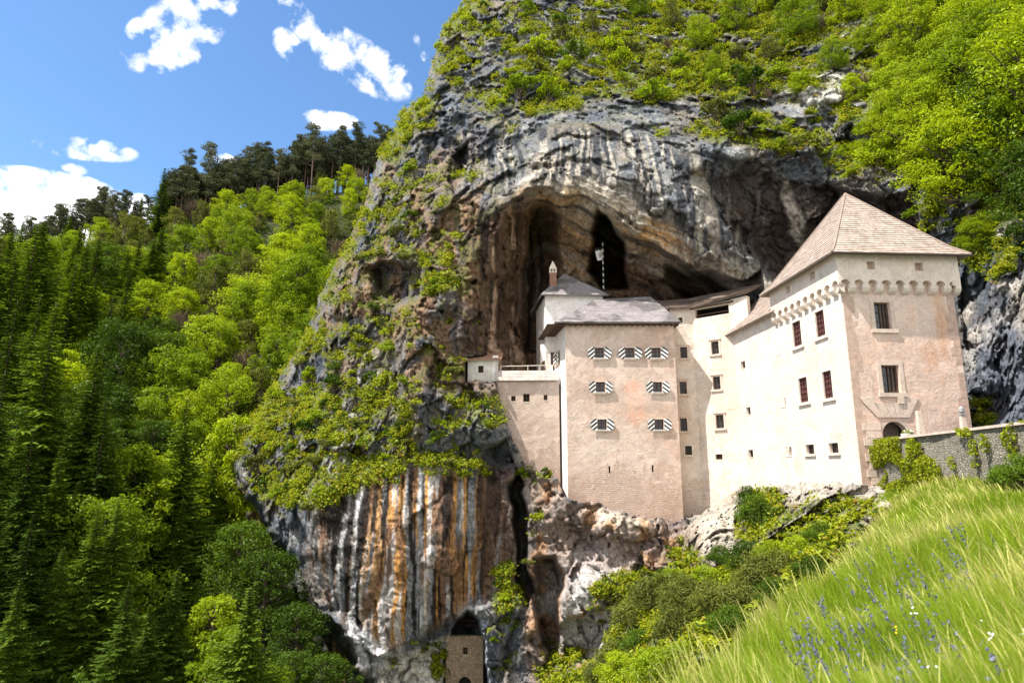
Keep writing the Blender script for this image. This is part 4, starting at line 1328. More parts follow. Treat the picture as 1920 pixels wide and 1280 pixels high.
def vo_block(a0, a1, b0, b1, z0, z1, out=0.08):
    p = [(a0, z0), (a1, z0), (b1, z1), (b0, z1)]
    f_ = [towF.pt(a, z, out) for a, z in p]; k_ = [towF.pt(a, z, -.05) for a, z in p]
    mb.face(f_)
    for i in range(4):
        mb.face([k_[i], k_[(i + 1) % 4], f_[(i + 1) % 4], f_[i]])


xs0 = [pac - 1.15, pac - .62, pac - .2, pac + .2, pac + .62, pac + 1.15]
tops = [(pac - 2.35, pac - 1.35, 1.35), (pac - 1.32, pac - .55, 1.0), (pac - .52, pac + .12, .95), (pac + .15, pac + .85, 1.0), (pac + .9, pac + 1.95, 1.35)]
for i in range(5):
    vo_block(xs0[i] + .015, xs0[i + 1] - .015, tops[i][0], tops[i][1] - .03, zl0, zl0 + tops[i][2])
for k in range(9):
    z0 = -0.9 + k * 0.52
    wd = 0.95 if k % 2 else 0.72
    if z0 + .5 < zl0:
        towF.box(mb, pac - pr_ - .12 - wd - .35, pac - pr_ - .14, z0, z0 + .49, -.05, .07 + .01 * (k % 2))
mb.build('lintel', M_STONE, port)
mb = MB()
a_, z_ = towF.hit(1683, 742)
towF.box(mb, a_ - .1, a_ + .35, z_ - .55, z_ + .1, -.02, .16)
mb.build('coat_of_arms', M_STONE, CASTLE)
# quoins of the tower front
M_QUOIN = m_flat('grey quoin stone', (0.47, 0.335, 0.265), 0.9, 0.2, 2.5, 0.5)
mb = MB()
rq = random.Random(5)
for k in range(24):
    z0 = -1.6 + k * .6
    if z0 > 12.2:
        break
    wq = rq.choice((.55, .8, .95))
    mb = MB(); towF.box(mb, 0.006, wq, z0, z0 + .595, -.03, .018); mb.build('quoin', M_QUOIN, CASTLE)
    if rq.random() < .8:
        mb = MB(); towF.box(mb, 8.25 - rq.choice((.5, .75)), 8.244, z0, z0 + .57, -.03, .018); mb.build('quoin', M_QUOIN, CASTLE)
# stone courses low left of the portal
# --- machicolation box
bx = 0.38
BO = O - E1 * bx - E2 * bx
BL, BDp = 8.25 + 2 * bx, 9.8 + 2 * bx
zb0, zb1 = 13.1, 15.3


def scallop(p0, e, L, n, outn, name, holes):
    """upper wall hanging out on small round arches"""
    mb = MB()
    pitch = L / n
    r = pitch * .36
    segs = 8
    p0 = Vector(p0)
    W_ = lambda a, z, o=0: p0 + e * a + outn * o + Vector((0, 0, z))
    for i in range(n):
        a0 = i * pitch; ac = a0 + pitch / 2
        pts = [(a0, zb0 - .1)] + [(ac - r * math.cos(math.pi * k / segs), zb0 - .1 + r * .95 * math.sin(math.pi * k / segs)) for k in range(segs + 1)] + [(a0 + pitch, zb0 - .1)]
        for (u, z), (u2, z2) in zip(pts[:-1], pts[1:]):
            if abs(u2 - u) > 1e-6:
                mb.face([W_(u, z), W_(u2, z2), W_(u2, zb0 + .45), W_(u, zb0 + .45)])
            mb.face([W_(u, z), W_(u, z, -bx), W_(u2, z2, -bx), W_(u2, z2)])
    w2 = Wall((p0.x, p0.y), (p0.x + e.x * L, p0.y + e.y * L), zb0 + .45, zb1, .45)
    for (px, py, ww, hh) in holes:
        a0, _ = w2.hit(px - ww / 2, py); a1, _ = w2.hit(px + ww / 2, py)
        _, z1 = w2.hit(px, py - hh / 2); _, z0 = w2.hit(px, py + hh / 2)
        w2.holes.append((min(a0, a1), max(a0, a1), z0, z1))
    wo = w2.build('parapet_wall', M_PL_BOX, CASTLE, 0.0)
    for h in w2.holes:
        b_ = MB(); w2.box(b_, h[0], h[1], h[2], h[3], -.44, -.43)
        b_.build('loophole', M_PL_TOWER, wo)
    mb.build('arch_frieze', M_PL_BOX, CASTLE)
    for i in range(n + 1):
        ac = i * pitch
        cb = MB()
        ww = pitch * .27 if 0 < i < n else pitch * .2
        ac = min(max(ac, ww), L - ww)
        prof = [(0, -.1), (0, -.34), (-.1, -.55), (-.26, -.68), (-bx, -.74), (-bx, -.1)]
        Lp = [W_(ac - ww, zb0 + z, o) for o, z in prof]; Rp = [W_(ac + ww, zb0 + z, o) for o, z in prof]
        for k in range(len(prof)):
            k2 = (k + 1) % len(prof)
            cb.face([Lp[k2], Rp[k2], Rp[k], Lp[k]])
        cb.face(Lp); cb.face(list(reversed(Rp)))
        cb.build('corbel', M_PL_BOX, CASTLE)


scallop(BO, E1, BL, 9, -E2, 'front', [(1633, 497.5, 15, 15), (1723, 500, 15, 15)])
scallop(BO + E2 * BDp, -E2, BDp, 10, -E1, 'left', [(1477, 543, 8, 14), (1523, 517, 9, 15)])
rr = Wall(((BO + E1 * BL).x, (BO + E1 * BL).y), ((BO + E1 * BL + E2 * BDp).x, (BO + E1 * BL + E2 * BDp).y), zb0 - .1, zb1)
rr.build('parapet_wall', M_PL_BOX, CASTLE)
mb = MB()
for k in range(2):
    pass
rb = Wall(((O + E2 * 9.8 + E1 * 8.25).x, (O + E2 * 9.8 + E1 * 8.25).y), ((O + E2 * 9.8).x, (O + E2 * 9.8).y), 8, 15.3)
rb.build('wall', M_PL_WING, CASTLE)
# --- tower roof
ov = 0.62
c00 = BO - E1 * ov - E2 * ov; c10 = BO + E1 * (BL + ov) - E2 * ov
c11 = BO + E1 * (BL + ov) + E2 * (BDp + ov); c01 = BO - E1 * ov + E2 * (BDp + ov)
ze = 15.15
for c_ in (c00, c10, c11, c01):
    c_.z = ze
apx = BO + E1 * (BL / 2 - .1) + E2 * (BDp / 2 - .2); apx.z = 22.2
mb = MB()
for a, b in ((c00, c10), (c10, c11), (c11, c01), (c01, c00)):
    lo_a = a; lo_b = b
    m_a = a.lerp(apx, .16); m_a.z -= .28; m_b = b.lerp(apx, .16); m_b.z -= .28
    shingles(mb, lo_a, lo_b, m_b, m_a, .3)
    shingles(mb, m_a, m_b, apx, apx, .3)
mb.build('roof', M_SH_TOWER, CASTLE, label='steep pyramid roof of pale weathered shingles')
mb = MB()
for a in (c00, c10, c01):
    p = a.lerp(apx, .16); p.z -= .28
    mb.tube([a + Vector((0, 0, .05)), p + Vector((0, 0, .06)), apx + Vector((0, 0, .05))], [.07, .07, .07], 6)
mb.build('hip_ridge', m_flat('weathered hip boards', (0.27, 0.205, 0.165), .85, .2, 3), CASTLE)
mb = MB()
mb.tube([c00 + Vector((0, 0, -.12)) - E2 * .06, c10 + Vector((0, 0, -.12)) - E2 * .06], [.07, .07], 6)
mb.build('gutter', M_IRON, CASTLE)
# --- wing roof (single slope rising to the right, behind the tower)
ex = E1
e0 = Vector((*WP(53.5), 13.45)) - ex * .6; e1 = Vector((*WP(65.6), 13.6)) - ex * .6
t0 = e0 + ex * 5.6 + Vector((0, 0, 5.4)); t1 = e1 + ex * 5.6 + Vector((0, 0, 5.4))
mb = MB(); shingles(mb, e1, e0, t0, t1, .32)
mb.build('roof', M_SH_TOWER, CASTLE, label='pale sloping shingle roof of the long wing')
# --- main roof: hipped
ze = 14.95
A = Vector((4.45, 63.7, ze)); B = Vector((17.3, 63.7, ze)); Cc = Vector((17.5, 70, ze)); Dd = Vector((3.3, 72.4, ze))
R0 = Vector((9.6, 69.8, 19.0)); R1 = Vector((15.6, 69.8, 19.3))
mb = MB()
shingles(mb, A, B, R1, R0, .32); shingles(mb, Dd, A, R0, R0, .32); shingles(mb, B, Cc, R1, R1, .32)
mb.build('roof', M_SH_GREY, CASTLE, label='grey hipped shingle roof of the main block')
for k in range(22):
    x = 4.8 + k * .58
    mb = MB(); mb.box((x, 63.85, ze - .32), (.1, 0, 0), (0, .65, .0), (0, 0, .12)); mb.build('rafter', M_WOOD, CASTLE)
for k in range(11):
    p = A.lerp(Dd, k / 11)
    mb = MB(); mb.box((p.x + .1, p.y + .3, ze - .32), (.95, .1, 0), (0, .1, 0), (0, 0, .12)); mb.build('rafter', M_WOOD, CASTLE)
mb = MB(); mb.box((4.6, 63.95, ze - .2), (12.5, 0, 0), (0, .6, 0), (0, 0, .04)); mb.box((3.6, 63.95, ze - .204), (2.0, 0, 0), (-.6, 8, 0), (0, 0, .04))
mb.build('soffit', M_WOOD, CASTLE)
# saddle roof between main roof and middle roof
mb = MB()
shingles(mb, (14.6, 66.2, 16.2), (18.6, 67.6, 17.0), (21.0, 74, 19.4), (14.8, 74, 19.6), .32)
mb.build('roof', M_SH_GREY, CASTLE)
# middle roof, brown
mb = MB()
a = Vector((16.6, 66.2, 17.0)); b = Vector((19.2, 65.9, 17.05)); c = Vector((23.4, 62.0, 17.55))
shingles(mb, a, b, (20.6, 72.5, 19.8), (16.0, 73, 19.6), .32)
shingles(mb, b, c, (28.2, 69, 20.6), (20.6, 72.5, 19.8), .32)
mb.build('roof', M_SH_BROWN, CASTLE, label='low dark brown shingle roof above the gallery')
mb = MB()
midB.box(mb, -.3, midB.L + .3, 16.9, 17.08, -.1, .12)
mb.build('eave_board', M_WOOD, CASTLE)
midC = Wall(P2, (23.6, 62.2), 12.0, 17.3)
midC.build('wall', M_PL_MID, CASTLE)
# --- upper white house behind the main roof
upF = Wall((3.75, 70.2), (10.3, 70.2), 13, 19.5); upL = Wall((3.0, 77.5), (3.75, 70.2), 8, 19.5)
window(upL, 1013.5, 577, 2.4, 15, CASTLE, 'plain'); window(upL, 1012.5, 622, 2.2, 13, CASTLE, 'plain')
upF.build('wall', M_PL_WHITE, CASTLE, label='white upper house wall above the main roof')
upL.build('wall', M_PL_WHITE, CASTLE)
upR = Wall((10.3, 70.2), (10.3, 77), 13, 19.5); upR.build('wall', M_PL_WHITE, CASTLE)
mb = MB()
ze = 19.45
a = Vector((3.2, 69.5, ze)); b = Vector((10.9, 69.5, ze)); c = Vector((10.9, 78, ze)); d = Vector((2.3, 78, ze))
r0 = Vector((6.3, 73.4, 23.2)); r1 = Vector((7.0, 74.5, 23.2))
shingles(mb, a, b, r1, r0, .32); shingles(mb, d, a, r0, r0, .32); shingles(mb, b, c, r1, r1, .32)
mb.build('roof', M_SH_GREY, CASTLE, label='dark patched shingle roof of the upper house')
ch = MB(); x, y, z = 4.75, 71.4, 20.2
ch.box((x - .38, y - .38, z), (.76, 0, 0), (0, .76, 0), (0, 0, 2.3))
chim = ch.build('chimney', M_BRICK, CASTLE, label='orange brick chimney with pale pointed cap')
cp = MB(); cp.box((x - .45, y - .45, z + 2.3), (.9, 0, 0), (0, .9, 0), (0, 0, .1))
for sx in (-1, 0, 1):
    for sy in (-1, 1):
        cp.box((x + sx * .33 - .06, y + sy * .33 - .06, z + 2.4), (.12, 0, 0), (0, .12, 0), (0, 0, .35))
b4 = [Vector((x + sx * .46, y + sy * .46, z + 2.75)) for sx, sy in ((-1, -1), (1, -1), (1, 1), (-1, 1))]
tp = Vector((x, y, z + 3.9))
for k in range(4):
    cp.face([b4[k], b4[(k + 1) % 4], tp])
cp.face(list(reversed(b4)))
cp.build('chimney_cap', M_STONE_PALE, chim)
# sun blind arch and door at the terrace
ar = MB()
ax0, az0 = upL.hit(1012, 690); 
# --- flagpole, flag
FP = Vector(at(1132, 556, 76)); FT = Vector(at(1130, 452, 76))
fpr = empty('flagpole', tuple(FP), label='black and white banded flagpole standing before the dark cave mouth', category='flagpole')
m, nt, bs = new_mat('banded paint')
s_ = nt.nodes.new('ShaderNodeSeparateXYZ'); lk(nt, pos(nt), s_.inputs[0])
frc = mth(nt, 'FRACT', mth(nt, 'ADD', mth(nt, 'MULTIPLY', s_.outputs[2], 1.25), mth(nt, 'MULTIPLY', s_.outputs[0], .8)))
lk(nt, ramp(nt, frc, [(0, (.02, .03, .03)), (.5, (.02, .03, .03)), (.52, (.75, .75, .72)), (1, (.75, .75, .72))]).outputs[0], bs.inputs['Base Color'])
mb = MB(); mb.tube([FP, FT], [.09, .06], 8); mb.build('pole', m, fpr)
mb = MB()
f0 = Vector(at(1132, 463, 76)); f1 = Vector(at(1132, 488, 76)); g0 = Vector(at(1115, 466, 76)); g1 = Vector(at(1120, 488, 76))
n = 8
for i in range(n):
    for (ta, tb) in ((0, .22),):
        pass
def flagpt(u, v):
    p = f0.lerp(g0, u).lerp(f1.lerp(g1, u), v)
    return p + Vector((0, .12 * math.sin(u * 7 + v * 2), 0))
for i in range(n):
    for j in range(6):
        mb.face([flagpt(i / n, (j + 1) / 6), flagpt((i + 1) / n, (j + 1) / 6), flagpt((i + 1) / n, j / 6), flagpt(i / n, j / 6)],
                [(i / n, (j + 1) / 6), ((i + 1) / n, (j + 1) / 6), ((i + 1) / n, j / 6), (i / n, j / 6)])
m, nt, bs = new_mat('flag cloth')
s_ = nt.nodes.new('ShaderNodeSeparateXYZ'); lk(nt, nt.nodes.new('ShaderNodeUVMap').outputs[0], s_.inputs[0])
du_ = mth(nt, 'SUBTRACT', s_.outputs[0], .5); dv_ = mth(nt, 'SUBTRACT', s_.outputs[1], .62)
r2_ = mth(nt, 'SQRT', mth(nt, 'ADD', mth(nt, 'MULTIPLY', du_, du_), mth(nt, 'MULTIPLY', dv_, dv_)))
c = mixc(nt, ramp(nt, r2_, [(0.14, 1), (.2, 0)]).outputs[0], (.8, .78, .76), (.45, .33, .33))
c = mixc(nt, mth(nt, 'LESS_THAN', s_.outputs[1], .2), c, (.03, .035, .03))
lk(nt, c, bs.inputs['Base Color'])
mb.build('flag', m, fpr)

# --- curtain wall with shingled coping and terrace
CUR = empty('curtain_wall', (1.5, 67, 4), label='pinkish curtain wall with pale shingle coping left of the main facade', category='castle wall')
cur = Wall((-1.55, 67.2), (4.95, 67.0), -3, 9.45)
for (px, py, w_, h) in [(962.5, 747, 8, 10), (987, 745.5, 12, 15), (1023, 745, 7, 10)]:
    window(cur, px, py, w_, h, CUR, 'plain')
cur.build('wall', M_PL_CURT, CUR, 0.06, cut=lambda a: max(-2.0, 7.2 - 2.35 * a))
mb = MB(); shingles(mb, (-1.75, 66.85, 9.35), (4.8, 66.65, 9.35), (4.8, 67.45, 10.5), (-1.75, 67.65, 10.5), .22)
mb.build('coping', M_SH_PALE, CUR)
mb = MB(); mb.box((-1.6, 67.5, 9.6), (6.3, 0, 0), (0, 6, 0), (0, 0, .2))
mb.build('terrace_floor', M_STONE, CUR)
mb = MB(); mb.tube([(-1.2, 67.7, 11.0), (4.6, 67.6, 11.1)], [.04, .04], 6); mb.tube([(-1.2, 67.7, 10.3), (-1.2, 67.7, 11.0)], [.04, .04], 6); mb.tube([(1.7, 67.65, 10.3), (1.7, 67.65, 11.05)], [.04, .04], 6)
mb.build('handrail', M_STONE_PALE, CUR)
# arched doorway on the terrace
dp = Vector(at(1014, 692, 69.5))
mb = MB()
DW = Wall((3.05, 70.9), (4.7, 69.9), 8, 14.5)
ac = .8; rr_ = .62; z0_ = 9.8; zc_ = 11.5
for sg in (-1, 1):
    prev = (ac + sg * rr_, zc_)
    mb.face([DW.pt(ac + sg * .9, z0_), DW.pt(ac + sg * rr_, z0_), DW.pt(ac + sg * rr_, zc_), DW.pt(ac + sg * .9, zc_)])
    for k in range(1, 9):
        t = math.pi / 2 * k / 8
        cur_ = (ac + sg * rr_ * math.cos(t), zc_ + rr_ * math.sin(t))
        mb.face([DW.pt(*prev), DW.pt(*cur_), DW.pt(cur_[0], 14), DW.pt(prev[0], 14)])
        prev = cur_
DW2 = MB(); DW.box(DW2, 0, 1.7, 8, 14, -.5, -.45)
DW2.build('doorway', m_flat('dim doorway', (0.22, .15, .12), .9, .2, 2), CUR)
mb.build('door_wall', M_PL_WHITE, CUR)

# --- small hut
HUT = empty('hut', (-3, 68, 8.5), label='small white hut with a lean-to tiled roof on the rock shelf', category='hut')
hf = Wall((-4.75, 68.0), (-1.5, 67.8), 6.5, 11.75); hl = Wall((-4.75, 71), (-4.75, 68.0), 6.5, 11.75); hr = Wall((-1.5, 67.8), (-1.5, 71), 6.5, 12.2)
window(hf, 901.5, 692, 10, 13, HUT, 'plain')
hf.build('wall', m_plaster('flaking whitewash', (0.60, 0.55, 0.47), (0.35, 0.28, 0.22), (0.70, 0.67, 0.60), z_stone=9.2, stain_amt=.7), HUT, .05)
hl.build('wall', M_PL_WHITE, HUT); hr.build('wall', M_PL_WHITE, HUT)
mb = MB(); shingles(mb, (-5.1, 67.6, 11.72), (-1.1, 67.3, 11.78), (-1.0, 71.2, 13.2), (-4.6, 71.4, 12.7), .3)
mb.build('roof', M_TILE, HUT)

# --- gatehouse ruin in the lower cave
LOW = empty('gatehouse', (-4.7, 67, -20), label='ochre rubble wall house in the low cave, small window above an arched door', category='house')
x0 = at(836, 1230, 67)[0]; x1 = at(906, 1230, 67)[0]
zt_ = at(870, 1192, 67)[2]
lw = Wall((x0, 67), (x1, 67), -28, zt_)
M_RUB = m_stones('ochre rubble', (0.50, 0.36, 0.22), (0.36, 0.25, 0.16), (0.30, 0.22, 0.15), .32, .16, .25)
window(lw, 872.5, 1220, 9, 14, LOW, 'plain')
la0, lz0 = lw.hit(860, 1280); la1, _ = lw.hit(883, 1280); _, lzt = lw.hit(871, 1268)
lc, lr = (la0 + la1) / 2, (la1 - la0) / 2
lw.holes.append((lc - lr, lc + lr, -24, lzt))
lw.build('wall', M_RUB, LOW, .08)
mb = MB()
for sg in (-1, 1):
    prev = (lc + sg * lr, lzt - lr)
    for k in range(1, 9):
        t = math.pi / 2 * k / 8
        c_ = (lc + sg * lr * math.cos(t), lzt - lr + lr * math.sin(t))
        mb.face([lw.pt(prev[0], prev[1], .005), lw.pt(c_[0], c_[1], .005), lw.pt(c_[0], lzt + .02, .005), lw.pt(prev[0], lzt + .02, .005)])
        prev = c_
dr = mb.build('doorway', M_RUB, LOW)
mb = MB(); lw.box(mb, lc - lr, lc + lr, -24, lzt, -.49, -.45); mb.build('door', M_DARK, dr)
mb = MB()
zg = at(870, 1165, 70)[2]
for k in range(7):
    zz = zt_ + .3 + k * .42
    mb.box((x0 + .2, 70, zz), (x1 - x0 - .2, 0, 0), (0, .06, 0), (0, 0, .08))
for k in range(8):
    mb.box((x0 + .4 + k * .5, 70.1, zt_), (.06, 0, 0), (0, .06, 0), (0, 0, 3.6))
mb.build('lattice_fence', m_flat('dark timber lattice', (0.10, 0.05, 0.035), .9, .2, 3), LOW)

# --- retaining wall of the approach with its paving
RW = empty('retaining_wall', (23, 34, -3), label='overgrown grey stone retaining wall beside the tower', category='stone wall')
ra = (24.55, 43.55); rbp = (20.3, 18.0)
rw = Wall(ra, rbp, -7, 1.95)
rw = Wall(ra, rbp, -7, 1.95)
M_RET = m_stones('retaining wall rubble', (0.34, 0.31, 0.25), (0.24, 0.215, 0.17), (0.20, 0.18, 0.13), .24, .12, .5)
rw.build('wall', M_RET, RW, .12)
mb = MB(); rw.box(mb, -.1, rw.L, 1.953, 2.08, -.55, .1); mb.build('coping', M_STONE, RW)
mb = MB(); e_ = Wall((24.55, 43.55), (25.3, 43.45), -7, 1.95); e_.build('wall', M_RET, RW)
mb = MB()
mb.face([(24.9, 43.9, .9), (20.8, 18, .9), (28, 18, .9), (36, 44.4, .9)][::-1]); mb.face([(24.9, 43.9, .9), (20.8, 18, .9), (28, 18, .9), (36, 44.4, .9)])
mb.build('approach_path', M_STONE, None, kind='structure')


def obelisk(px, Y, ztop, wb, lantern, label):
    x = at(px, 790, Y)[0]
    r = empty('obelisk', (x, Y, .95), label=label, category='obelisk', group='obelisks by the tower portal')
    mb = MB()
    mb.box((x - wb * .75, Y - wb * .75, .95), (wb * 1.5, 0, 0), (0, wb * 1.5, 0), (0, 0, .7))
    mb.build('plinth', M_STONE, r)
    mb = MB()
    b0 = [Vector((x + sx * wb * .6, Y + sy * wb * .6, 1.65)) for sx, sy in ((-1, -1), (1, -1), (1, 1), (-1, 1))]
    t0_ = [Vector((x + sx * .12, Y + sy * .12, ztop)) for sx, sy in ((-1, -1), (1, -1), (1, 1), (-1, 1))]
    for k in range(4):
        mb.face([b0[k], b0[(k + 1) % 4], t0_[(k + 1) % 4], t0_[k]])
    mb.face(t0_)
    mb.build('shaft', M_STONE, r)
    if lantern:
        mb = MB(); mb.box((x - .16, Y - .16, ztop), (.32, 0, 0), (0, .32, 0), (0, 0, .1)); mb.tube([(x, Y, ztop + .1), (x, Y, ztop + .22), (x, Y, ztop + .45), (x, Y, ztop + .6)], [.08, .17, .17, .03], 8)
        mb.build('finial', m_flat('grey finial', (.3, .3, .3), .6, .2, 3), r)


obelisk(1724, 42.4, at(1724, 770, 42.4)[2], .34, False, 'pale stone obelisk right beside the portal arch')
obelisk(1805.5, 42.6, at(1805, 778, 42.6)[2], .36, True, 'slim obelisk with a round finial at the right edge of the tower')
x, y = at(1702, 815, 41.5)[:2]
pl = empty('planter', (x, y, 2.08), label='square stone planter with white flowers on the retaining wall', category='planter')
mb = MB(); mb.box((x - .28, y - .28, 1.6), (.56, 0, 0), (0, .56, 0), (0, 0, .78)); mb.build('pot', M_STONE_PALE, pl)

# ------------------------------------------------------------------ vegetation: leaf clouds
def rnd_unit(n, rng):
    v = rng.normal(size=(n, 3)); return v / np.linalg.norm(v, axis=1, keepdims=True)


def leaves(C, size, rng, up=0.6, out=None, asp=0.55, jit=0.35, down=None):
    """rhombus leaves at the points C; returns verts, quads"""
    n = len(C)
    N = rnd_unit(n, rng) + np.array([0, 0, up])
    if out is not None:
        N = N + out
    N /= np.linalg.norm(N, axis=1, keepdims=True)
    A = np.cross(N, rnd_unit(n, rng)); A /= np.linalg.norm(A, axis=1, keepdims=True) + 1e-9
    B = np.cross(N, A)
    s = (size * (1 + jit * rng.uniform(-1, 1, n)))[:, None] if np.isscalar(size) else (size * (1 + jit * rng.uniform(-1, 1, n)))[:, None]
    A = A * s; B = B * s * asp
    V = np.stack([C - A, C - B * 1.0 + N * s * .12, C + A, C + B + N * s * .12], 1).reshape(-1, 3)
    Fq = np.arange(4 * n).reshape(n, 4)
    return V, Fq


def blob(centers, radii, per, rng, squash=0.6, shell=0.5):
    out = []; nrm = []
    for c, r, n in zip(centers, radii, per):
        d = rnd_unit(n, rng)
        rr = (shell + (1 - shell) * rng.uniform(0, 1, n)) ** 0.7
        p = d * (rr * r)[:, None]
        p *= 1 + 0.35 * fbm(p[:, 0] / r * 1.3 + c[0], p[:, 1] / r * 1.3 + c[1], p[:, 2] / r * 1.3, 2, 5)[:, None]
        p[:, 2] *= squash
        out.append(p + c); nrm.append(d)
    return np.concatenate(out), np.concatenate(nrm)


def mesh_of(mb, name, mat):
    me = bpy.data.meshes.new(name)
    me.from_pydata(mb.v, [], mb.f); me.materials.append(mat)
    me.polygons.foreach_set('use_smooth', np.ones(len(me.polygons), bool)); me.update()
    return me


def proto_broad(seed, H, R, ncl, per, leaf, mat, squash=0.55, base=0.28, lean=0.0):
    rng = np.random.default_rng(seed)
    mb = MB()
    top = H * 0.85
    bend = rng.uniform(-.6, .6, 2) * R * .25
    tr = [(bend[0] * (z / top) ** 2, bend[1] * (z / top) ** 2, z) for z in np.linspace(-1.0, top, 7)]
    mb.tube(tr, [H * .026 * (1 - .8 * i / 6) + .02 for i in range(7)], 7)
    cs = []; rs = []
    for i in range(ncl):
        z = base + (1 - base) * rng.uniform(0.02, 0.98)
        zz = (z - base) / (1 - base)
        rad = R * math.sqrt(max(0.05, 1 - (2 * zz - 0.8) ** 2 / 1.5)) * rng.uniform(.35, 1.0) * (1 + .35 * math.sin(i * 2.399 * 2 + seed) * math.cos(zz * 5 + seed))
        a = i * 2.399 + rng.uniform(-.5, .5)
        c = np.array([math.cos(a) * rad + bend[0] * z, math.sin(a) * rad + bend[1] * z, z * H * .93])
        cs.append(c); rs.append(R * rng.uniform(.13, .30))
        if i % 3 == 0:
            z0 = max(.15, z - .25) * H
            p0 = np.array([bend[0] * (z0 / top) ** 2, bend[1] * (z0 / top) ** 2, z0])
            mid = (p0 + c) / 2 + np.array([0, 0, -.03 * H])
            mb.tube([tuple(p0), tuple(mid), tuple(c)], [H * .010, H * .006, H * .002], 5, cap=False)
    P_, N_ = blob(cs, rs, [int(per * rng.uniform(.6, 1.4)) for _ in cs], rng, squash)
    V, Q = leaves(P_, leaf, rng, .7, N_ * .8)
    return mesh_of(mb, 'trunk', M_BARK), raw_mesh('crown', V, Q, mat)


def proto_spruce(seed, H, R, dz, nb, ns, mat, sp=0.36, droop=0.35):
    rng = np.random.default_rng(seed)
    mb = MB(); mb.tube([(0, 0, -2), (0, 0, H * .5), (0, 0, H * .99)], [H * .014, H * .009, .02], 7)
    C = []; A = []; B = []
    z = H * .06
    while z < H * .985:
        t = z / H
        L = R * (1 - t) ** .85 * (1 if t > .12 else .6 + 3.3 * t)
        k = max(4, int(nb * (0.45 + .55 * (1 - t))))
        a0 = rng.uniform(0, 6.28)
        for j in range(k):
            a = a0 + 6.283 * j / k + rng.uniform(-.25, .25)
            l = L * rng.uniform(.5, 1.15) * (1 + .3 * math.sin(a * 2 + z * .55 + seed) + .2 * math.sin(a * 3 - z * 1.3)) + .15
            if rng.random() < .05:
                l *= .4
            d = np.array([math.cos(a), math.sin(a), 0]); side = np.array([-d[1], d[0], 0])
            m = max(3, int(ns * l / R))
            u = (np.arange(m) + .6) / m
            ce = d[None] * (u * l)[:, None]
            ce[:, 2] = z - droop * l * u + .32 * l * u ** 2.6
            for sd in (-1, 1):
                w = (0.10 + .26 * (1 - u)) * l * rng.uniform(.5, 1.1, m)
                tip = ce + side[None] * (sd * w)[:, None] + d[None] * (w * .7)[:, None] - np.array([0, 0, 1])[None] * (w * rng.uniform(.15, .6, m))[:, None]
                C.append((ce + tip) / 2); A.append((tip - ce) / 2)
                B.append(np.stack([d[0] + 0 * u, d[1] + 0 * u, rng.uniform(-.5, .3, m)], 1) * (sp * .36) * rng.uniform(.6, 1.2, m)[:, None])
            C.append(ce); A.append(d[None] * (l / m * .8) * np.ones((m, 1)) + np.array([0, 0, .02])); B.append(side[None] * (sp * .4) * np.ones((m, 1)))
        z += dz * rng.uniform(.8, 1.2) * (1.15 - .5 * t)
    C = np.concatenate(C); A = np.concatenate(A); B = np.concatenate(B)
    V = np.stack([C - A, C - B, C + A, C + B], 1).reshape(-1, 3)
    return mesh_of(mb, 'trunk', M_BARK), raw_mesh('crown', V, np.arange(len(V)).reshape(-1, 4), mat)


def proto_pine(seed, H, ncl=19, per=230, leaf=.24):
    rng = np.random.default_rng(seed)
    mb = MB()
    bx_, by_ = rng.uniform(-.5, .5, 2)
    tr = [(bx_ * (z / H) ** 2, by_ * (z / H) ** 2, z) for z in np.linspace(-2, H * .97, 6)]
    mb.tube(tr, [.24, .21, .18, .15, .10, .03], 6)
    cs = []; rs = []
    z0 = rng.uniform(.42, .6)
    for i in range(ncl):
        t = z0 + (1.0 - z0) * (i + .5) / ncl
        rad = H * .15 * rng.uniform(.25, 1) * (1.15 - .8 * (t - z0) / (1 - z0))
        a = i * 2.4 + rng.uniform(-.6, .6)
        c = np.array([bx_ * t * t + math.cos(a) * rad, by_ * t * t + math.sin(a) * rad, t * H])
        cs.append(c); rs.append(rng.uniform(.6, 1.2) * H * .078)
        mb.tube([(bx_ * t * t, by_ * t * t, t * H - .8), tuple(c)], [.06, .025], 4, cap=False)
    for i in range(6):
        a = rng.uniform(0, 6.28); t = rng.uniform(.25, z0)
        mb.tube([(0, 0, t * H), (math.cos(a) * 1.1, math.sin(a) * 1.1, t * H + rng.uniform(-.2, .3))], [.04, .012], 4, cap=False)
    P_, N_ = blob(cs, rs, [per] * ncl, rng, .5, .35)
    V, Q = leaves(P_, leaf, rng, .4, N_ * .5, asp=.3)
    return mesh_of(mb, 'trunk', M_PINEBARK), raw_mesh('crown', V, Q, M_PINE)


def proto_shrub(seed, R, ncl, per, leaf, mat, squash=.7, asp=.55):
    rng = np.random.default_rng(seed)
    mb = MB(); cs = []; rs = []
    for i in range(ncl):
        a = i * 2.399; rad = R * .75 * math.sqrt((i + .5) / ncl) * rng.uniform(.75, 1.15)
        z = R * (.25 + .85 * (1 - (rad / R) ** 2)) * rng.uniform(.6, 1.15)
        c = np.array([math.cos(a) * rad, math.sin(a) * rad, z])
        cs.append(c); rs.append(R * rng.uniform(.2, .4))
        mb.tube([(0, 0, -.15 * R), (c[0] * .4, c[1] * .4, c[2] * .55), tuple(c)], [R * .03, R * .018, R * .006], 5, cap=False)
    P_, N_ = blob(cs, rs, [int(per * rng.uniform(.6, 1.4)) for _ in cs], rng, squash, .4)
    V, Q = leaves(P_, leaf, rng, .6, N_ * .7, asp=asp)
    return mesh_of(mb, 'stem', M_BARK), raw_mesh('foliage', V, Q, mat)


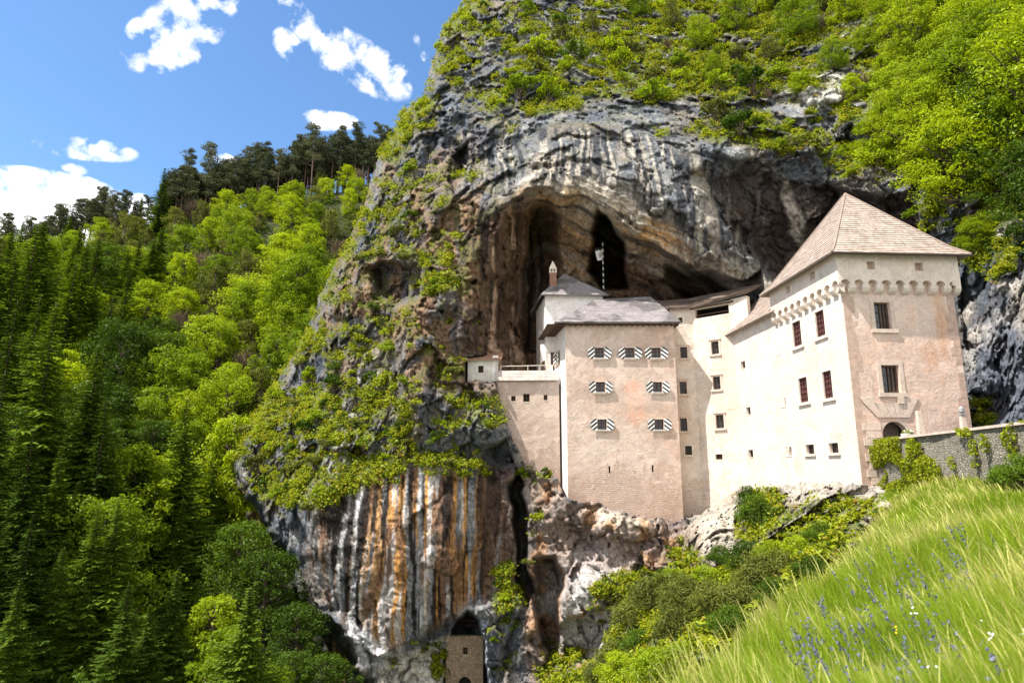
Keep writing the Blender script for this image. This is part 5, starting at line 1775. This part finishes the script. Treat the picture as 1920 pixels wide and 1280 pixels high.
def proto_bare(seed, R, n=420):
    rng = np.random.default_rng(seed)
    mb = MB()
    ends = []
    for i in range(9):
        a = i * 2.4; e = (math.cos(a) * R * .4, math.sin(a) * R * .4, R * rng.uniform(.8, 1.3))
        mb.tube([(0, 0, -.3), (e[0] * .4, e[1] * .4, e[2] * .5), e], [.06, .04, .015], 5, cap=False); ends.append(e)
    ends = np.array(ends)
    S = ends[rng.integers(0, 9, n)] * rng.uniform(.35, 1, n)[:, None]
    dirs = rnd_unit(n, rng) + np.array([0, 0, .8]) + S / R * .8
    dirs /= np.linalg.norm(dirs, axis=1, keepdims=True)
    T = S + dirs * (R * rng.uniform(.3, .75, n))[:, None]
    side = np.cross(dirs, rnd_unit(n, rng)); side /= np.linalg.norm(side, axis=1, keepdims=True)
    V = np.stack([S - side * .03, S + side * .03, T + side * .012, T - side * .012], 1).reshape(-1, 3)
    return mesh_of(mb, 'stem', M_BARK), raw_mesh('twigs', V, np.arange(len(V)).reshape(-1, 4), M_TWIG)


RP = random.Random(11)


def plant(kind, proto, names, x, y, z, s, label, cat, group, rz=None, sz=None, tilt=0.0):
    r = bpy.data.objects.new(kind, None); COL.objects.link(r)
    r.empty_display_size = .3
    r.location = (x, y, z)
    r.rotation_euler = (RP.uniform(-tilt, tilt), RP.uniform(-tilt, tilt), RP.uniform(0, 6.28) if rz is None else rz)
    r.scale = (s * RP.uniform(.85, 1.15), s * RP.uniform(.85, 1.15), s * (sz or (RP.uniform(.85, 1.3) if 'tree' in kind else 1)))
    r['label'] = label; r['category'] = cat
    if group:
        r['group'] = group
    for me, nm in zip(proto, names):
        o = bpy.data.objects.new(nm, me); COL.objects.link(o); o.parent = r
    return r


TN = ('trunk', 'crown'); SN = ('stem', 'foliage')
BROAD = [proto_broad(20 + i, 11 + i % 2, 4.3 + .3 * i, 130, 95, .16, (M_LEAF, M_LEAF, M_LEAF, M_LEAF_D)[i], .7, .1) for i in range(4)]
OLIV = [proto_broad(30 + i, 9, 3.2, 90, 55, .15, M_OLIVE, .8, .12) for i in range(2)]
NEARB = [proto_broad(40 + i, 13, 5.2, 190, 110, .135, (M_LEAF, M_LEAF_D)[i % 2], .42, .14) for i in range(2)]
SPR = [proto_spruce(50 + i, 24, 5.4 + .5 * i, .55, 12, 13, M_SPRUCE, .62, .5) for i in range(3)]
SPRN = [proto_spruce(60 + i, 26, 6.6, .42, 14, 24, M_SPRUCE, .46, .55) for i in range(2)]
SPRY = [proto_spruce(65, 14, 3.6, .26, 14, 18, M_SPRUCE_Y, .34)]
PINES = [proto_pine(70 + i, 16 + i) for i in range(4)]
SHR = [proto_shrub(80 + i, 1.0, 12, 70, .085, (M_LEAF, M_LEAF, M_LEAF_D, M_OLIVE)[i]) for i in range(4)]
SHRN = [proto_shrub(90 + i, 1.5, 30, 230, .05, (M_LEAF, M_LEAF_D)[i % 2]) for i in range(2)]
JUN = [proto_shrub(95 + i, 1.5, 26, 170, .13, M_OLIVE, 1.3, .16) for i in range(2)]
BARE = [proto_bare(100 + i, 2.2) for i in range(2)]


def where(px, py):
    h = 'top' if py < 430 else 'upper' if py < 530 else 'upper middle' if py < 640 else 'middle' if py < 760 else 'lower middle' if py < 890 else 'lower' if py < 1050 else 'bottom'
    c = 'far left' if px < 110 else 'left' if px < 220 else 'left centre' if px < 330 else 'centre' if px < 440 else 'right centre' if px < 540 else 'right'
    return h, c


# --- ridge pines
cx_ = np.array([p[0] for p in crest]); cy_ = np.array([p[1] for p in crest])
k = 0
for row, off in enumerate((-6, -1, 4, 9)):
    px = -10 + row * 5
    while px < 735:
        step = (12 if px > 290 else 24) * RP.uniform(.7, 1.3)
        px += step
        P3 = at(px, 440, 192)
        yy = float(np.interp(P3[0], cx_, cy_)) + off + RP.uniform(-3, 3)
        xx = P3[0] * yy / 192
        if px < 290 and RP.random() < .35:
            continue
        s = RP.uniform(.9, 1.15) if px > 290 else RP.uniform(.85, 1.15)
        if 230 < px < 292:
            s *= .7
        where_ = ('above the big white cloud' if px < 240 else 'on the skyline left of the pine belt' if px < 330 else 'in the left part of the skyline pine belt' if px < 460
                  else 'in the middle of the skyline pine belt' if px < 590 else 'in the skyline pine belt next to the cliff')
        plant('pine_tree', PINES[k % 4], TN, xx, yy, float(HZ(xx, yy)) - .3, s, ('tall' if s > 1 else 'short' if s < .85 else 'medium') + ' dark pine ' + where_, 'pine tree', 'pines on the skyline ridge')
        k += 1
# --- individually placed spruces: tip in the photo, depth
SP = [(110, 565, 62, 0), (190, 640, 66, 1), (362, 740, 74, 0), (265, 985, 62, 1), (20, 690, 56, 1), (60, 800, 54, 0), (300, 880, 76, 1), (90, 415, 120, 2), (8, 400, 100, 0), (60, 410, 112, 1),
      (170, 455, 118, 2), (215, 555, 104, 0), (140, 490, 112, 1), (240, 690, 92, 2), (265, 640, 104, 0), (405, 865, 84, 1), (205, 830, 62, 2), (150, 900, 58, 0), (45, 470, 100, 2), (30, 560, 84, 1),
      (120, 1020, 52, 0), (235, 930, 56, 0), (330, 1060, 58, 1), (40, 1080, 46, 1), (270, 800, 70, 2), (-10, 900, 50, 1), (330, 1010, 72, 2), (395, 640, 126, 0), (330, 600, 124, 1), (-60, 620, 60, 0), (180, 940, 54, 1), (60, 960, 50, 0), (240, 1090, 50, 1), (130, 830, 57, 0), (350, 930, 70, 1), (290, 1130, 52, 0), (-90, 480, 85, 2), (100, 700, 72, 1), (395, 950, 88, 2)]
for i, (px, py, Y, k) in enumerate(SP):
    x, y, z = at(px, py, Y)
    g = float(HZ(x, y))
    Hh = z - g
    pr = SPRN[i % 2] if Y < 78 else SPR[k]
    base = 26 if Y < 78 else 24
    h, c = where(px, py)
    plant('spruce_tree', pr, TN, x, y, g, Hh / base * 1.0, '%s tall dark spruce, tip at the %s %s of the hillside' % (('slender', 'broad', 'ragged')[k], h, c), 'spruce tree', 'spruces on the hillside', sz=1.0, tilt=.035)
x, y, z = at(470, 1098, 47)
sp_ = plant('spruce_tree', SPRY[0], TN, x, y, z - 13.9, 1.0, 'young bright green spruce in front of the dark gorge wall', 'spruce tree', None, sz=1.0)
x, y, z = at(395, 1180, 52)
# --- broadleaf trees on the slope
pts = []
tries = 0
rb_ = random.Random(77)
while len(pts) < 480 and tries < 60000:
    tries += 1
    y = 56 + 140 * rb_.random() ** 1.1
    x = rb_.uniform(-.95, -.10) * y
    z = float(HZ(x, y))
    px, py = to_px((x, y, z + 5))
    if not (-60 < px < 700 and 330 < py < 1330):
        continue
    xs_ = np.interp(py, [500, 700, 900, 1000, 1280], [720, 640, 520, 500, 560])
    if px > xs_:
        continue
    lim = 3.0 + y * .019
    if any((x - a) ** 2 + (y - b) ** 2 < lim * lim for a, b, *_ in pts):
        continue
    if px < 600 and y < 84 and (px > 190 or rb_.random() < .35):
        continue
    pts.append((x, y, z, px, py))
print('broadleaf', len(pts), tries)
for (x, y, z, px, py) in pts:
    dark = (px < 330 and py > 640) or (px < 200 and py > 500) or y < 80  # lower left: mountain shade is painted in through darker leaves
    u = RP.random()
    h, c = where(px, py)
    if px < 300 and py < 700 and u < .3 or px < 260 and py > 700 and u < .2:
        sc = RP.uniform(.5, .95)
        plant('spruce_tree', SPR[RP.randrange(3)], TN, x, y, z, sc, '%s dark spruce, %s %s of the wooded slope' % ('big' if sc > .72 else 'small', h, c), 'spruce tree', 'spruces on the hillside')
        continue
    if u > .86 and px > 250:
        plant('bare_bush', BARE[RP.randrange(2)], ('stem', 'twigs'), x, y, z + 1.5, RP.uniform(1.4, 2.2), 'brownish bare bush, %s %s of the wooded slope' % (h, c), 'bush', 'bare brown bushes on the slope')
    elif u > .62 and not dark:
        plant('scrub_tree', OLIV[RP.randrange(2)], TN, x, y, z, RP.uniform(.7, 1.15), 'greyish olive tree, %s %s of the wooded slope' % (h, c), 'tree', 'olive scrub trees on the slope')
    else:
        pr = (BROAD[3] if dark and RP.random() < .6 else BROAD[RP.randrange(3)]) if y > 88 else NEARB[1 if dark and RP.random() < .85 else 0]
        sc = RP.uniform(.75, 1.25) * (.8 if y <= 88 else .78 if y > 158 else 1)
        plant('broadleaf_tree', pr, TN, x, y, z - .5, sc, '%s %s tree, %s %s of the wooded slope' % ('large' if sc > 1.08 else 'small' if sc < .9 else 'medium', 'deep green' if pr in (BROAD[3], NEARB[1]) else 'fresh green', h, c), 'tree', 'broadleaf trees on the hillside')
for (px, py, Y, s, lab) in [(262, 858, 70, 1.1, 'bright lime green tree glowing between the dark spruces'), (405, 1130, 60, .7, 'fresh green sapling left of the young spruce'),
                            (560, 500, 120, 1.2, 'leaning fresh green tree close to the cliff edge'), (590, 610, 98, .9, 'round fresh green tree left of the cliff edge'), (505, 1270, 54, .5, 'lime green treetop at the bottom edge below the young spruce'), (545, 1225, 58, .45, 'small green tree in front of the gorge wall, right of the young spruce'), (455, 1000, 68, .8, 'dark leaning tree covering the left corner of the stained bulge'), (498, 1075, 66, .6, 'small tree in front of the gorge wall under the bulge corner'), (560, 1165, 63, .5, 'small green tree low in the gorge beneath the bulge edge'), (610, 1235, 60, .45, 'low green tree at the bottom of the gorge'), (425, 1215, 49, .6, 'bushy green tree directly left of the young spruce, bottom')]:
    x, y, z = at(px, py, Y)
    plant('broadleaf_tree', BROAD[3] if 'gorge' in lab or 'dark leaning' in lab else BROAD[0], TN, x, y, z - 10 * s, s, lab, 'tree', None)
# --- undergrowth between the trees
rng = np.random.default_rng(91)
n = 170000
y = 50 + 150 * rng.random(n); x = -y * rng.uniform(.05, .92, n)
z = HZ(x, y)
dn = fbm(x / 5, y / 5, 0.2, 3, 95)
kk = dn > -.25
x, y, z = x[kk], y[kk], z[kk]
z = z + 1.2 + 1.6 * fbm(x / 3, y / 3, .3, 2, 97) + rng.random(len(x)) * .9
V, Q = leaves(np.stack([x, y, z], 1), .24, rng, .8)
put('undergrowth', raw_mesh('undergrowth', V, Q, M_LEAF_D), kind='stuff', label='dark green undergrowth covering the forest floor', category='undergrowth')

# --- cliff plants
cliff_ok = keep & ~behind & (PX > 400) & (PX < 1960) & (PY > -40) & (PY < 1330)


def pick(px, py):
    j = int(round((px - gx[0]) / STEP)); i = int(round((py - gy[0]) / STEP))
    return i, j


rng = np.random.default_rng(5)
wgt = np.where(cliff_ok, np.clip(vegd - .42, 0, 1) ** 1.0, 0) * (D / 62) ** 2
wgt *= 0.12 + 0.88 * sstep(0, .35, fbm(XC / 2.1, YC / 2.1, ZC / 1.5, 3, 163))
wgt = wgt.ravel() / wgt.sum()
Pf = Pg.reshape(-1, 3); Nf = np.stack([blur(NG[..., i_], 4) for i_ in range(3)], -1).reshape(-1, 3)
for (nm, cnt, mat, per, size, lab) in (('tufts', 27000, M_TUFT, 12, .17, 'bright yellow green tufts growing on the rock ledges'), ('creeping_plants', 5000, M_LEAF_D, 12, .17, 'darker green creeping plants in the rock clefts'),
                                       ('moss', 3600, M_TUFT_O, 9, .15, 'ochre dry moss and withered grass on the rock')):
    ids = rng.choice(PX.size, cnt, p=wgt)
    c = Pf[ids] + Nf[ids] * .12
    rad = rng.uniform(.25, .75, cnt)
    C_ = np.repeat(c, per, 0) + rnd_unit(cnt * per, rng) * np.repeat(rad, per)[:, None] * rng.random(cnt * per)[:, None] * np.array([1, 1, .8]) + Nf[np.repeat(ids, per)] * .22
    V, Q = leaves(C_, size, rng, .5, Nf[np.repeat(ids, per)] * .8, asp=.4)
    put(nm, raw_mesh(nm, V, Q, mat), kind='stuff', label=lab, category='rock plants')
# single shrubs rooted on the rock
ids = []
wv = np.where(cliff_ok & (PX < 1760), np.clip(veg - .5, 0, 1), 0).ravel(); wv = wv / wv.sum()
cand = rng.choice(PX.size, 4000, p=wv)
pxf, pyf = PX.ravel(), PY.ravel()
sel = []
for c in cand:
    if len(sel) >= 290:
        break
    lim = 22 if pxf[c] > 1000 and pyf[c] < 400 else 28
    if all((pxf[c] - pxf[d]) ** 2 + (pyf[c] - pyf[d]) ** 2 > lim * lim for d in sel):
        sel.append(c)
for c in sel:
    px, py = pxf[c], pyf[c]
    p = Pf[c]; nn_ = Nf[c]
    if py > 860 and px > 1280:
        continue
    if px > 950 and py < 330:
        s = RP.choice((.7, 1.0, 1.4, 1.9, 2.5)) * RP.uniform(.85, 1.15); zone = 'on the upper cliff %s' % ('near the skyline' if px < 1000 else 'above the arch' if px < 1300 else 'above the tower roof')
    elif py < 500:
        s = RP.uniform(.7, 1.5); zone = 'on the cliff edge against the sky' if px < 800 else 'on the grey rock left of the cave'
    elif py < 700:
        s = RP.uniform(.6, 1.4); zone = 'on the cliff flank left of the hut'
    elif px < 640:
        s = RP.uniform(.9, 2.0); zone = 'on the scrubby slope left of the cliff'
    elif py < 900:
        s = RP.uniform(.5, 1.2); zone = 'on the ledge above the stained bulge'
    else:
        s = RP.uniform(.4, .9); zone = 'in the clefts below the castle'
    if px > 950 and py < 330:
        zone += (', top' if py < 70 else ', high' if py < 150 else ', low')
    elif 500 <= py < 900:
        zone += (', outer' if px < 560 or 640 < px < 760 else ', inner')
    kd = RP.randrange(3) if RP.random() < .75 else 3
    if px < 560 and RP.random() < .3:
        kd = 3
    szw = 'big' if s > 1.4 else 'small' if s < .8 else 'medium'
    plant('shrub', SHR[kd], SN, p[0] + nn_[0] * .1, p[1] + nn_[1] * .1, p[2] - .2, s, '%s %s shrub %s' % (szw, ('lime', 'fresh green', 'dark', 'olive')[kd], zone), 'shrub', 'shrubs rooted on the cliff', tilt=.25)
# trees on the upper right slope; (base px, py, scale, proto, label)
UR = [(1815, 400, 1.15, 0, 'large maple like tree with visible trunk right of the tower roof'), (1900, 360, 1.1, 1, 'deep green tree at the right edge beside the tower'), (1745, 330, .9, 0, 'broad fresh green tree behind the tower roof'),
      (1690, 250, .7, 0, None), (1880, 240, 1.1, 0, None), (1780, 200, .95, 0, None), (1940, 180, 1.2, 0, None), (1850, 120, 1.0, 0, None), (1720, 120, .85, 0, None), (1930, 60, 1.1, 0, None), (1780, 50, 1.0, 0, None),
      (1680, 60, .8, 0, None), (1620, 110, .55, 0, None), (1590, 40, .7, 0, None), (1500, 70, .7, 1, None), (1440, 110, .6, 0, None), (1380, 60, .7, 0, None), (1310, 90, .6, 0, None), (1260, 50, .7, 0, None), (1340, 150, .45, 1, None),
      (1450, 20, .8, 0, None), (1540, 10, .8, 0, None), (1200, 30, .5, 0, None), (1660, 300, .6, 0, None), (1980, 320, 1.2, 0, None), (1960, 440, .8, 1, None), (1840, 470, .45, 0, None), (1640, 10, .9, 0, None), (1600, 190, .45, 0, None), (1560, 130, .5, 0, None), (1110, 50, .45, 0, None), (990, 30, .4, 1, None), (1060, 130, .35, 0, None), (1880, 0, 1.0, 0, None), (1960, -40, 1.2, 0, None),
      (1740, -10, .9, 0, None), (1400, -20, .8, 0, None), (1290, 0, .6, 0, None), (1500, 170, .35, 1, None)]
for n_, (px, py, s, k, lab) in enumerate(UR):
    i, j = pick(px, py)
    p = Pg[i, j]
    wlab = 'at the top right corner' if px > 1650 and py < 130 else 'on the right above the tower' if px > 1600 else 'on the upper cliff right of the arch' if px > 1350 else 'on the upper cliff above the arch'
    szw = 'large' if s > .95 else 'small' if s < .6 else 'medium'
    near = NEARB[k] if px > 1600 else (BROAD[n_ % 3] if n_ % 3 else OLIV[n_ % 2])
    if near in OLIV:
        szw = 'small'
    plant('broadleaf_tree', near, TN, p[0], p[1] - .2, p[2] - .8, s * (.85 if px > 1600 else .8), lab or '%s %s tree %s' % (szw, ('fresh green', 'deep green')[k], wlab), 'tree', None if lab else 'trees on the upper slope')
for (px, py, s) in ((1330, 60, .8), (1420, 30, 1.0), (1480, 110, .7), (1250, 100, .6), (1540, 60, .8), (1580, 200, .6), (1440, 190, .5), (1170, 70, .5), (1620, 170, .6), (1380, 120, .6)):
    i, j = pick(px, py); p = Pg[i, j]
    plant('bare_bush', BARE[RP.randrange(2)], ('stem', 'twigs'), p[0], p[1], p[2], s, 'brown bare bush among the green on the upper cliff, %s' % ('above the tower' if px > 1500 else 'above the arch'), 'bush', 'bare bushes on the upper cliff')
# bushes between the meadow and the castle foot
BU = [(1165, 1290, 1.5, 0), (1225, 1290, 1.6, 0), (1275, 1270, 1.4, 0), (1120, 1290, 1.0, 2), (1195, 1230, 1.1, 1), (1190, 1180, 1.3, 2), (1230, 1150, 1.5, 2), (1290, 1150, 1.5, 2), (1340, 1160, 1.5, 2), (1270, 1200, 1.3, 3),
      (1385, 1150, 1.4, 2), (1430, 1110, 1.5, 3), (1330, 1110, 1.2, 0), (1265, 1105, 1.0, 0), (1400, 1070, 1.2, 1), (1450, 1060, 1.2, 0), (1500, 1050, 1.2, 0), (1540, 1020, 1.0, 1), 
      (1420, 990, 1.4, 1), (1405, 950, .9, 1), (1350, 1060, .9, 1), (1150, 1250, 1.0, 3), (1470, 1090, 1.2, 3), (1560, 1050, 1.0, 0), (1520, 1085, 1.0, 1), (1460, 1130, 1.1, 1), (1370, 1190, 1.2, 1)]
for (px, py, s, k) in BU:
    i, j = pick(px, py)
    p = Pg[i, j]
    pr = (SHRN[0], SHRN[1], JUN[0], JUN[1])[k]
    szw = 'large' if s > 1.35 else 'small' if s < 1.0 else 'medium'
    wl_ = 'at the bottom below the castle rock' if py > 1220 else 'beside the meadow edge' if px > 1440 and py > 1000 else 'directly under the castle wall' if py < 1000 else 'in the thicket between rock and meadow'
    plant('bush', pr, SN, p[0], p[1], p[2] - .3, s * max(.7, p[1] / 52), '%s %s bush %s' % (szw, ('fresh green', 'deep green', 'feathery olive', 'feathery olive')[k], wl_), 'bush', 'bushes below the castle')

# --- ivy and plants on the retaining wall
rng = np.random.default_rng(31)
n = 40000
a = rng.uniform(-.5, rw.L * .9, n); zz = rng.uniform(-2.6, 2.1, n)
dn = .1 + 1.3 * fbm(a / 1.1, zz / 1.3, .5, 3, 411) + .12 * fbm(a / .3, zz / .3, .5, 2, 415)
kk = (dn > .02 + .25 * sstep(5, 9, a) - .2 * sstep(-1, -2.4, zz))
a, zz = a[kk], zz[kk]
o = rng.uniform(.05, .12, len(a)) + .4 * rng.random(len(a)) * sstep(0, .6, dn[kk])
Pp = np.array(rw.p0)[None] + np.array(rw.e)[None] * a[:, None] + np.array(rw.n)[None] * o[:, None]; Pp[:, 2] = zz
V, Q = leaves(Pp, .085, rng, .3, np.array(rw.n)[None] * .8, asp=.5)
put('ivy', raw_mesh('ivy', V, Q, M_TUFT), kind='stuff', label='yellow green ivy and weeds hanging on the retaining wall', category='ivy')
for (px, py, Y, s) in ((1890, 950, 24, .55), (1925, 960, 22, .7), (1860, 930, 26, .35)):
    x, y, z = at(px, py, Y)
    plant('bush', SHRN[1], SN, x, y, float(meadow_z(np.array(x), np.array(y))) - .1, s, '%s leafy bush against the retaining wall at the right edge' % ('large', 'medium', 'small')[0 if s > .6 else 1 if s > .5 else 2], 'bush', 'bushes at the retaining wall')
mbf = mesh_of(MB(), 'x', M_LEAF) if False else None
C_ = np.array([at(1702, 811, 41.5)]) + rnd_unit(160, rng) * np.array([.3, .3, .18])
C_[:, 2] = np.clip(C_[:, 2], 2.4, None)
V, Q = leaves(C_ - np.array(pl.location), .07, rng)
put('foliage', raw_mesh('foliage', V, Q, M_TUFT), pl)
C2_ = np.array([at(1702, 808, 41.5)]) + rnd_unit(40, rng) * np.array([.3, .3, .12])
C2_[:, 2] = np.clip(C2_[:, 2], 2.45, None)
V, Q = leaves(C2_ - np.array(pl.location), .06, rng)
put('flowers', raw_mesh('flowers', V, Q, M_WHITEF), pl)

# --- meadow grass
def grass(n, seed, y0, y1, hmin, hmax, mat, name, label, pw=1.0, wk=1.0, lean=.55, dens=None, heads=False):
    rng = np.random.default_rng(seed)
    y = y0 * (y1 / y0) ** (rng.random(n) ** pw)
    x = edge_x(y) - 2.6 + rng.random(n) ** 1.0 * (y * .95 + 1.0 - edge_x(y) + 2.6)
    if dens is not None:
        k_ = rng.random(n) < dens(x, y)
        x, y = x[k_], y[k_]
    n = len(x)
    z = meadow_z(x, y) - .02
    wallx = np.interp(y, [18, 43.5], [20.3, 24.5])
    k_ = x < wallx
    x, y, z = x[k_], y[k_], z[k_]; n = len(x)
    tall = .75 + .5 * fbm(x / 1.5, y / 1.5, .2, 2, 501)
    h = rng.uniform(hmin, hmax, n) * tall
    w_ = np.maximum(.0035, .00075 * y) * wk * rng.uniform(.7, 1.4, n)
    az = rng.normal(0, .9, n) + math.radians(165) + .5 * fbm(x / 3, y / 3, .9, 2, 505)
    ln = rng.uniform(.15, 1, n) * lean
    dx_, dy_ = np.cos(az) * ln, np.sin(az) * ln
    sa = rng.uniform(0, 3.14, n)
    sx, sy = np.cos(sa) * w_, np.sin(sa) * w_
    rows = []
    for t, wt in ((0, 1), (.4, .95), (.75, .6), (1, .12)):
        cx = x + dx_ * h * t ** 1.8; cy = y + dy_ * h * t ** 1.8; cz = z + h * t * (1 - .25 * ln * t)
        wv_ = wt
        if heads:
            wv_ = (1, .7, 1.6, .4)[int(round(t * 3.2)) if t < 1 else 3]
        rows.append(np.stack([cx - sx * wv_, cy - sy * wv_, cz], 1)); rows.append(np.stack([cx + sx * wv_, cy + sy * wv_, cz], 1))
    V = np.stack(rows, 1).reshape(-1, 3)
    b = (np.arange(n) * 8)[:, None]
    Q = np.concatenate([b + np.array([[0, 1, 3, 2]]), b + np.array([[2, 3, 5, 4]]), b + np.array([[4, 5, 7, 6]])], 0)
    put(name, raw_mesh(name, V, Q, mat), kind='stuff', label=label, category='grass')


grass(380000, 1, 2.0, 44, .22, .6, M_GRASS, 'meadow_grass', 'tall fresh green meadow grass on the slope in the foreground', pw=.9, wk=.58)
grass(26000, 2, 2.2, 40, .5, .85, M_GRASS_DRY, 'seed_grass', 'straw coloured grass stalks with seed heads in the meadow', pw=.9, wk=.6, heads=True, dens=lambda x, y: .25 + .75 * (fbm(x / 3, y / 3, .7, 2, 511) > 0))
# violet flower spikes
rng = np.random.default_rng(17)
fl = []
for (px, py, n_) in [(1500, 1190, 45), (1560, 1230, 40), (1640, 1180, 45), (1690, 1240, 30), (1760, 1190, 30), (1470, 1250, 30), (1780, 1060, 30), (1700, 1080, 24), (1840, 1070, 24), (1640, 1100, 20), (1880, 1240, 12), (1560, 1140, 20), (1730, 1110, 20), (1330, 1260, 16), (1820, 1010, 16)]:
    for _ in range(int(n_ * .34)):
        qx, qy = px + rng.normal(0, 34), py + rng.normal(0, 26)
        # march the ray to the meadow
        X_, Y_, Z_ = 0, 2.5, 0
        for _k in range(120):
            X_, Y_, Z_ = at(qx, qy, Y_)
            if Z_ < float(meadow_z(np.array(X_), np.array(Y_))) + .45:
                break
            Y_ *= 1.03
        if Y_ < 40 and X_ > edge_x(Y_) - .3:
            fl.append((X_, Y_, float(meadow_z(np.array(X_), np.array(Y_)))))
fl = np.array(fl)
Cs = []
for (x, y, z) in fl:
    h = rng.uniform(.42, .68); m_ = 20
    t = rng.random(m_)
    lx, ly = -.18 * h, rng.normal(0, .05)
    Cs.append(np.stack([x + lx * t + rng.normal(0, .010, m_), y + ly * t + rng.normal(0, .010, m_), z + h * (.62 + .38 * t)], 1))
C_ = np.concatenate(Cs)
V, Q = leaves(C_, .009 + .0006 * C_[:, 1], rng, .2, asp=.7)
put('wildflowers', raw_mesh('wildflowers', V, Q, M_SAGE), kind='stuff', label='violet blue flower spikes scattered through the meadow', category='wildflowers')
for nm, mat, n_ in (('white_flowers', M_WHITEF, 18), ('yellow_flowers', M_YELF, 10)):
    y = 3 * (30 / 3) ** rng.random(n_); x = edge_x(y) + .5 + rng.random(n_) * (y * .8 - edge_x(y)); x = np.maximum(x, edge_x(y) + .4)
    z = meadow_z(x, y) + rng.uniform(.35, .55, n_)
    C_ = np.repeat(np.stack([x, y, z], 1), 6, 0) + rng.normal(0, .018, (n_ * 6, 3))
    V, Q = leaves(C_, .009 + .0005 * C_[:, 1], rng, 1.2, asp=.8)
    put(nm, raw_mesh(nm, V, Q, mat), kind='stuff', label=('small white daisies' if 'white' in nm else 'small yellow blossoms') + ' dotted in the meadow grass', category='wildflowers')

# ------------------------------------------------------------------ tell look-alikes apart by their order in the picture
ORD = ('leftmost', 'second', 'third', 'fourth', 'fifth', 'sixth', 'seventh', 'eighth', 'ninth', 'tenth', 'eleventh', 'twelfth')
bpy.context.view_layer.update()
sets = {}
for o in SC.objects:
    if o.parent is None and 'label' in o and o.get('group'):
        sets.setdefault(o['label'], []).append(o)
for lab, os_ in sets.items():
    if len(os_) < 2:
        continue
    os_.sort(key=lambda o: float(to_px((o.location.x, o.location.y, o.location.z + 2))[0]))
    for k, o in enumerate(os_):
        if k == len(os_) - 1:
            pre = 'rightmost'
        elif k == 0:
            pre = 'leftmost'
        else:
            pre = (ORD[k] if k < 12 else '%dth' % (k + 1)) + ' from left,'
        o['label'] = pre + ' ' + lab
        if len(o['label'].split()) > 16:
            print('LONG', o['label'])
